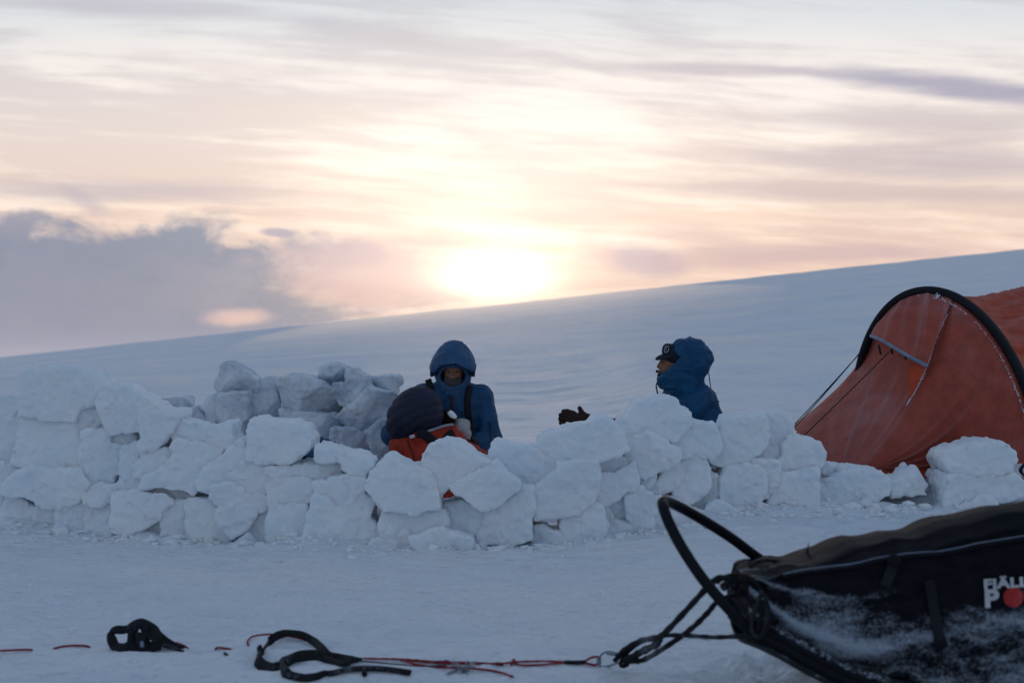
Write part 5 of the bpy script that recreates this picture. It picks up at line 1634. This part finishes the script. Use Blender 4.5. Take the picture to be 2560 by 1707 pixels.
# collar roll sweeping up to the right
F.add(F.cap(W(1050, 1092, 9.90), W(1130, 1070, 9.98), .055, .028), .03)
jk2 = F.mesh(wrinkle=.015, wfreq=(9, 9, 7), seed=12)
piece("jacket", jk2, M_ORANGE, p2)
F = Field((-1.1, 9.7, -.03), (-.05, 10.5, .34), .013)
for sx_s in (-1, 1):
    F.add(F.cap((-.57 + sx_s * .09, 10.0, .19), (-.57 + sx_s * .27, 10.32, .12), .115, .09), .03)
    F.add(F.cap((-.57 + sx_s * .27, 10.32, .11), (-.57 + sx_s * .20, 9.96, .08), .08, .062), .02)
piece("trousers", F.mesh(wrinkle=.005), M_ORANGE, p2)
for sx_s in (-1, 1):
    F = Field((-.57 + sx_s * .18 - .08, 9.72, -.03), (-.57 + sx_s * .18 + .08, 10.02, .16), .009)
    F.add(F.cap((-.57 + sx_s * .18, 9.95, .06), (-.57 + sx_s * .17, 9.80, .05), .052, .046), 0)
    piece("boot", F.mesh(), M_BLACK, p2)
# quilted hood
F = Field((-1.02, 9.66, .50), (-.40, 10.36, 1.06), .008)
c0 = W(1040, 1030, 10.0)
F.add(F.ell(c0, (.172, .185, .158)), 0)
F.add(F.ell(W(1010, 1050, 9.97), (.115, .14, .125)), .06)
F.add(F.ell(W(1070, 1036, 10.0), (.10, .15, .115)), .06)
F.add(F.ell(W(1052, 1000, 10.0), (.115, .14, .085)), .06)
F.add(F.cap(W(1000, 1074, 9.97), W(1075, 1070, 9.98), .085, .065), .05)
F.sub(F.ell(c0 + np.array((.10, .24, -.02)), (.14, .15, .12)), .03)
def quilt(v):
    pv = W(1120, 1150, 9.9)                        # baffles fan round a point low on the right
    r = np.sqrt((v[:, 0] - pv[0]) ** 2 * .8 + (v[:, 2] - pv[2]) ** 2 * 1.25 + 0.15 * (v[:, 1] - pv[1]) ** 2)
    s = np.abs(np.sin(r / .062 * math.pi))
    return .010 * (s ** .45 - .6)
piece("quilted_hood", F.mesh(wrinkle=.003, wfreq=(26, 26, 26), seed=15, extra=quilt), M_NAVY, p2)
jv2 = jk2[0]


def on2(X, Z, off=.006): return on_front(X, Z, off, jv2, q2)


tube("harness_strap", [on2(470, 1118), on2(560, 1135), on2(620, 1180), on2(660, 1230), on2(680, 1300)], .034, M_BLACK, p2, rb=.006, up=(0, 1, 0), square=.5, n=6)
tube("harness_strap", [on2(800, 1210), on2(860, 1140), on2(900, 1120)], .034, M_BLACK, p2, rb=.006, up=(0, 1, 0), square=.5, n=6)
tube("reflective_edge", [on2(570, 1108, .01), on2(680, 1070, .01), on2(800, 1032, .01), on2(890, 1020, .008)], .010, fabric("reflective_piping", (.26, .26, .32), .5), p2, rb=.006, up=(0, 1, 0), n=6)
tube("reflective_tab", [on2(390, 1165, .008), on2(440, 1150, .008)], .012, M_WHITE, p2, rb=.004, up=(0, 1, 0), n=4)
tube("back_seam", [on2(360, 1200, .003), on2(400, 1290, .003), on2(430, 1380, .003), on2(440, 1480, .003)], .004, fabric("dark_seam", (.10, .012, .01), .8), p2, n=5)
for wv, s_ in ((w2L, 1), (w2R, -1)):
    w_ = np.array(wv)
    t = [[w_ + np.array((s_ * .02, .06, dz_)), w_ + np.array((s_ * .03, .10, dz_ + .005)), w_ + np.array((s_ * .02, .125, dz_ - .01))] for dz_ in (.03, .01, -.01, -.03)]
    glove("glove", tuple(w_), tuple(w_ + np.array((s_ * .01, .04, 0))), t, [tuple(w_ + np.array((s_ * .03, .03, .03))), tuple(w_ + np.array((s_ * .05, .06, .045))), tuple(w_ + np.array((s_ * .045, .085, .04)))], M_GLOVE, p2, r=.012, palm_r=.034, h=.007)

# ======================================================== the man in profile
Y3 = 10.30
q3 = Q(Y3, 1380, 830, 5.113)
p3 = thing("person", (1.42, 10.35, 0.13), "person in profile with a navy peaked cap under a blue hood, holding out a glove", "person")
h3 = W(1700, 908, Y3)
F = Field((0.25, 9.95, .08), (1.80, 11.0, 1.36), .010)
F.add(F.ell(h3 + np.array((.012, 0, .02)), (.100, .078, .105)), 0)
F.add(F.ell(h3 + np.array((-.074, 0, -.060)), (.070, .056, .050)), .03)          # jaw
F.add(F.ell(h3 + np.array((-.086, 0, -.012)), (.062, .056, .072)), .03)          # face plane
F.add(F.cap(W(1654, 902, Y3), W(1645, 916, Y3), .010, .0145), .012)                # nose
F.add(F.cap(W(1654, 898, Y3 - .03), W(1654, 898, Y3 + .03), .010, .010), .012)    # brow
for s_ in (-1, 1): F.sub(F.ell(W(1654, 906, Y3 + s_ * .03), (.012, .014, .010)), .010)
F.add(F.cap(W(1648, 931, Y3 - .015), W(1648, 931, Y3 + .015), .009, .009), .008)  # lips
for s_ in (-1, 1): F.add(F.ell(W(1706, 912, Y3 + s_ * .078), (.018, .010, .028)), .006)
F.add(F.cap(W(1708, 930, Y3), W(1722, 972, Y3), .055, .062), .03)
F.add(F.ell(W(1748, 1060, Y3), (.13, .16, .26)), .05)
F.add(F.ell(W(1768, 1140, Y3), (.14, .16, .14)), .05)
s3N, s3F = W(1735, 1015, Y3 - .17), W(1735, 1012, Y3 + .17)
e3N, e3F = W(1640, 1086, Y3 - .15), W(1742, 1120, Y3 + .10)
w3N, w3F = W(1492, 1052, Y3 - .12), W(1735, 1052, Y3 - .10)
for a, b, ra, rb in ((s3N, e3N, .050, .04), (e3N, w3N, .036, .026), (s3F, e3F, .05, .04), (e3F, w3F, .036, .026)): F.add(F.cap(a, b, ra, rb), .03)
for s_ in (-1, 1):
    F.add(F.cap((1.42, 10.3 + s_ * .10, .52), (1.30, 10.3 + s_ * .13, .22), .085, .058), .03)
    F.add(F.cap((1.30, 10.3 + s_ * .13, .21), (1.68, 10.3 + s_ * .12, .19), .053, .038), .02)
piece("body", F.mesh(), M_SKIN2, p3)
# jacket with high collar
F = Field((0.50, 9.95, .35), (1.75, 10.72, 1.10), .010)
F.add(F.cap(W(1738, 1020, Y3), W(1772, 1120, Y3), .155, .185), 0)
F.add(F.cap(W(1748, 1000, Y3 - .08), W(1748, 1000, Y3 + .08), .105, .105), .05)
F.add(F.cap(W(1704, 965, Y3), W(1726, 1000, Y3), .125, .135), .05)
F.add(F.ell(W(1672, 990, Y3), (.05, .05, .03)), .03)
for a, b, ra, rb in ((s3N, e3N, .090, .075), (e3N, W(1505, 1062, Y3 - .12), .072, .066), (s3F, e3F, .09, .075), (e3F, w3F, .07, .05)): F.add(F.cap(a, b, ra, rb), .035)
jk3 = F.mesh(wrinkle=.014, wfreq=(7, 7, 10), seed=22)
piece("jacket", jk3, M_BLUE3, p3)
# hood
F = Field((0.98, 10.05, .96), (1.56, 10.56, 1.36), .007)
F.add(F.ell(W(1722, 898, Y3), (.158, .158, .155)), 0)
F.add(F.ell(W(1700, 930, Y3), (.145, .135, .11)), .05)
F.add(F.cap(W(1700, 958, Y3), W(1722, 980, Y3), .135, .125), .05)
F.add(F.ell(W(1758, 896, Y3), (.06, .10, .055)), .04)
F.add(F.cap(W(1662, 948, Y3), W(1690, 962, Y3), .048, .07), .04)
# the opening: everything ahead of the slanting hem is cut away
xa, za = W(1645, 849, Y3)[[0, 2]]; xb, zb = W(1698, 892, Y3)[[0, 2]]; xc_, zc_ = W(1650, 938, Y3)[[0, 2]]
def side(x0, z0, x1, z1):
    ex, ez = x1 - x0, z1 - z0; L = math.hypot(ex, ez)
    return ((F.X - x0) * ez - (F.Z - z0) * ex) / L
up_cut = side(xa, za, xb, zb); lo_cut = side(xb, zb, xc_, zc_)
wedge = np.maximum(-up_cut, -lo_cut)
F.sub(wedge, .012)
F.sub(F.ell(W(1690, 906, Y3), (.118, .112, .118)), .01)
def hood3(v):
    x0, z0 = W(1712, 850, Y3)[[0, 2]]
    return -.006 * np.exp(-((v[:, 0] - x0 - .10 * (z0 - v[:, 2])) / .006) ** 2) * (v[:, 2] > h3[2])
piece("hood", F.mesh(wrinkle=.014, wfreq=(9, 9, 15), seed=25, extra=hood3), M_BLUE3, p3)
# cap with its visor
F = Field((0.98, 10.10, 1.10), (1.36, 10.50, 1.36), .006)
F.add(F.ell(h3 + np.array((.0, 0, .052)), (.122, .092, .098)), 0)
F.add(F.ell(W(1668, 874, Y3), (.038, .07, .045)), .03)
F.cut((h3[2] + .022) - F.Z + .25 * (F.X - h3[0]))
capm = F.mesh(wrinkle=.0015, wfreq=(20, 20, 20))
capo = piece("cap", capm, M_CAP, p3)
F = Field((0.98, 10.15, 1.08), (1.30, 10.45, 1.30), .005)
F.add(F.ell(W(1672, 893, Y3), (.100, .085, .035), ((.985, 0, .17), (0, 1, 0), (-.17, 0, .985))), 0)
F.sub(F.ell(W(1672, 899, Y3), (.095, .084, .032), ((.985, 0, .17), (0, 1, 0), (-.17, 0, .985))), .003)
piece("cap_visor", F.mesh(), M_CAP, p3)
F = Field(tuple(W(1662, 922, Y3 - .08)), tuple(W(1712, 884, Y3 + .08)), .006)
F.add(F.ell(W(1690, 902, Y3), (.072, .0815, .030)), 0)
piece("cap_earflap", F.mesh(), M_CAP, p3)
# shield badge on the cap: outline and slanting stroke
cv = capm[0]
def badge(x, z, off=.003):
    c = W(1380 + x / 5.113, 830 + z / 5.113, Y3 - .08)
    m_ = (np.abs(cv[:, 0] - c[0]) < .008) & (np.abs(cv[:, 2] - c[2]) < .008)
    if m_.any(): c[1] = cv[m_, 1].min() - off
    return Vector(c)
gs = [tube_geo([badge(*t) for t in ((1456, 182), (1475, 182), (1495, 186), (1490, 235), (1470, 258), (1455, 262), (1440, 250), (1445, 215))], .0022, seg=6, closed=True)]
gs.append(tube_geo([badge(1474, 203), badge(1462, 208), badge(1462, 225), badge(1455, 240)], .0013, seg=5))
v, f = merge_geo(gs)
link("shield_badge", mesh_from(v, f), M_WHITE, p3)
F = Field(tuple(W(1636, 942, Y3 - .06)), tuple(W(1672, 918, Y3 + .06)), .005)
F.add(F.cap(W(1643, 928, Y3 - .030), W(1643, 928, Y3 + .030), .010, .010), 0)
F.add(F.ell(W(1653, 938, Y3), (.03, .035, .018)), .01)
piece("moustache", F.mesh(wrinkle=.0025, wfreq=(60, 60, 60)), M_BEARD2, p3)
for s_ in (-1, 1):
    e = Field(tuple(W(1651, 911, Y3 + s_ * .03 - .018)), tuple(W(1662, 901, Y3 + s_ * .03 + .018)), .004)
    e.add(e.ell(W(1657, 906, Y3 + s_ * .03), (.010, .010, .008)), 0)
    piece("eye", e.mesh(), M_EYE, p3)
tube("zip_cord", [Vector(q3(1350, 640, -.02)), Vector(q3(1333, 680, -.02)), Vector(q3(1340, 740, -.02)), Vector(q3(1356, 805, -.02))], .0055, M_BLACK, p3, n=5)
tube("hood_cord", [Vector(q3(1985, 490, 0)), Vector(q3(2008, 560, 0)), Vector(q3(2020, 650, 0)), Vector(q3(2032, 735, 0)), Vector(q3(2050, 790, 0))], .0035, M_BLACK, p3, n=6)
tube("cord_lock", [Vector(q3(2085, 845, 0)), Vector(q3(2128, 890, 0)), Vector(q3(2122, 905, 0))], .006, M_BLACK, p3, n=4)
F = Field((1.15, 10.0, .10), (1.85, 10.62, .75), .014)
for s_ in (-1, 1):
    F.add(F.cap((1.44, 10.3 + s_ * .09, .52), (1.32, 10.3 + s_ * .13, .25), .12, .09), .03)
    F.add(F.cap((1.32, 10.3 + s_ * .13, .23), (1.64, 10.3 + s_ * .12, .21), .08, .062), .02)
piece("trousers", F.mesh(wrinkle=.005), M_DARKT, p3)
for s_ in (-1, 1):
    F = Field((1.56, 10.3 + s_ * .12 - .08, .10), (1.92, 10.3 + s_ * .12 + .08, .32), .009)
    F.add(F.cap((1.64, 10.3 + s_ * .12, .20), (1.82, 10.3 + s_ * .12, .19), .055, .048), 0)
    piece("boot", F.mesh(), M_BLACK, p3)
yy = Y3 - .12
glove("glove", P1(1478, 1048, yy), P1(1448, 1046, yy),
      [[P1(1434, 1033, yy + .01), P1(1418, 1028, yy), P1(1408, 1028, yy - .02)], [P1(1428, 1040, yy + .005), P1(1408, 1037, yy - .01), P1(1401, 1037, yy - .03)],
       [P1(1429, 1049, yy), P1(1408, 1047, yy - .015), P1(1400, 1047, yy - .035)], [P1(1432, 1056, yy), P1(1414, 1057, yy - .01), P1(1402, 1057, yy - .03)]],
      [P1(1462, 1042, yy - .01), P1(1453, 1029, yy - .015), P1(1449, 1020, yy - .02)], M_GLOVE, p3, r=.0175, palm_r=.037, h=.0045)
F = Field(tuple(W(1450, 1070, yy - .07)), tuple(W(1500, 1030, yy + .07)), .006)
F.add(F.cap(W(1466, 1050, yy), W(1492, 1050, yy), .0375, .046), 0)
F.cut(np.abs(F.X - W(1474, 1050, yy)[0]) - .040)
piece("glove_cuff", F.mesh(wrinkle=.003, wfreq=(25, 25, 25)), M_GLOVEB, p3)
w_ = W(1730, 1046, Y3 - .19)
glove("glove", tuple(w_ + np.array((.03, .03, -.03))), tuple(w_), [[tuple(w_ + np.array(o)) for o in tr] for tr in (
      [(-.02, -.01, .03), (-.035, -.02, .045), (-.045, -.01, .04)], [(-.03, -.01, .015), (-.05, -.02, .02), (-.055, -.01, .012)],
      [(-.03, -.01, -.005), (-.05, -.02, -.008), (-.055, -.01, -.015)], [(-.025, -.01, -.025), (-.04, -.02, -.03), (-.048, -.01, -.038)])],
      [tuple(w_ + np.array(o)) for o in ((.0, -.01, .03), (-.005, -.02, .05), (-.015, -.025, .062))], M_GLOVEB, p3, r=.013, palm_r=.036, h=.006)

# ======================================================== blue kit bag behind the wall
bag_ = thing("kit_bag", tuple(P(850, 1300, 9.75)), "blue kit bag with a light band and black strap, seen through the wall's gaps", "bag")
F = Field(tuple(W(735, 1330, 9.50)), tuple(W(945, 1075, 10.0)), .012)
F.add(F.cap(W(785, 1122, 9.66), W(895, 1165, 9.74), .095, .09), 0)
F.add(F.cap(W(790, 1270, 9.70), W(900, 1270, 9.74), .12, .12), .06)
F.add(F.cap(W(800, 1200, 9.78), W(895, 1210, 9.78), .11, .11), .06)
piece("bag_body", F.mesh(wrinkle=.008, wfreq=(9, 9, 9)), M_BLUE3, bag_)
F2_ = F.d.copy()
F.d = F2_ - .010; zb0 = P(0, 1138, 9.7).z; zb1 = P(0, 1116, 9.7).z
F.cut(np.abs(F.Z - (zb0 + zb1) / 2) - (zb1 - zb0) / 2)
piece("light_band", F.mesh(), fabric("light_blue_panel", (.08, .25, .48), .6), bag_)
F.d = F2_ - .014; zb0 = P(0, 1148, 9.7).z; zb1 = P(0, 1140, 9.7).z
F.cut(np.abs(F.Z - (zb0 + zb1) / 2) - .013)
piece("black_strap", F.mesh(), M_BLACK, bag_)


# spindrift blowing over the crest below the sun, lit through by it
import bmesh
bm = bmesh.new(); bmesh.ops.create_icosphere(bm, subdivisions=5, radius=1.0)
for q_ in bm.verts: q_.co = Vector((q_.co.x * 17, q_.co.y * 42, q_.co.z * 1.7))
bme = bpy.data.meshes.new("spindrift"); bm.to_mesh(bme); bm.free()
sm_ = bpy.data.materials.new("spindrift"); sm_.use_nodes = True
hn = sm_.node_tree; hn.nodes.clear()
ho = hn.nodes.new('ShaderNodeOutputMaterial'); pvn = hn.nodes.new('ShaderNodeVolumePrincipled')
pvn.inputs['Color'].default_value = (1.0, 0.96, 0.93, 1); pvn.inputs['Density'].default_value = 0.0066
pvn.inputs['Anisotropy'].default_value = 0.82
hn.links.new(pvn.outputs[0], ho.inputs['Volume'])
sp = link("spindrift_cloud", bme, sm_, kind='stuff'); sp.location = (0.5, 84.0, 2.35); sp.rotation_euler = (R(2.4), R(-5.5), 0)
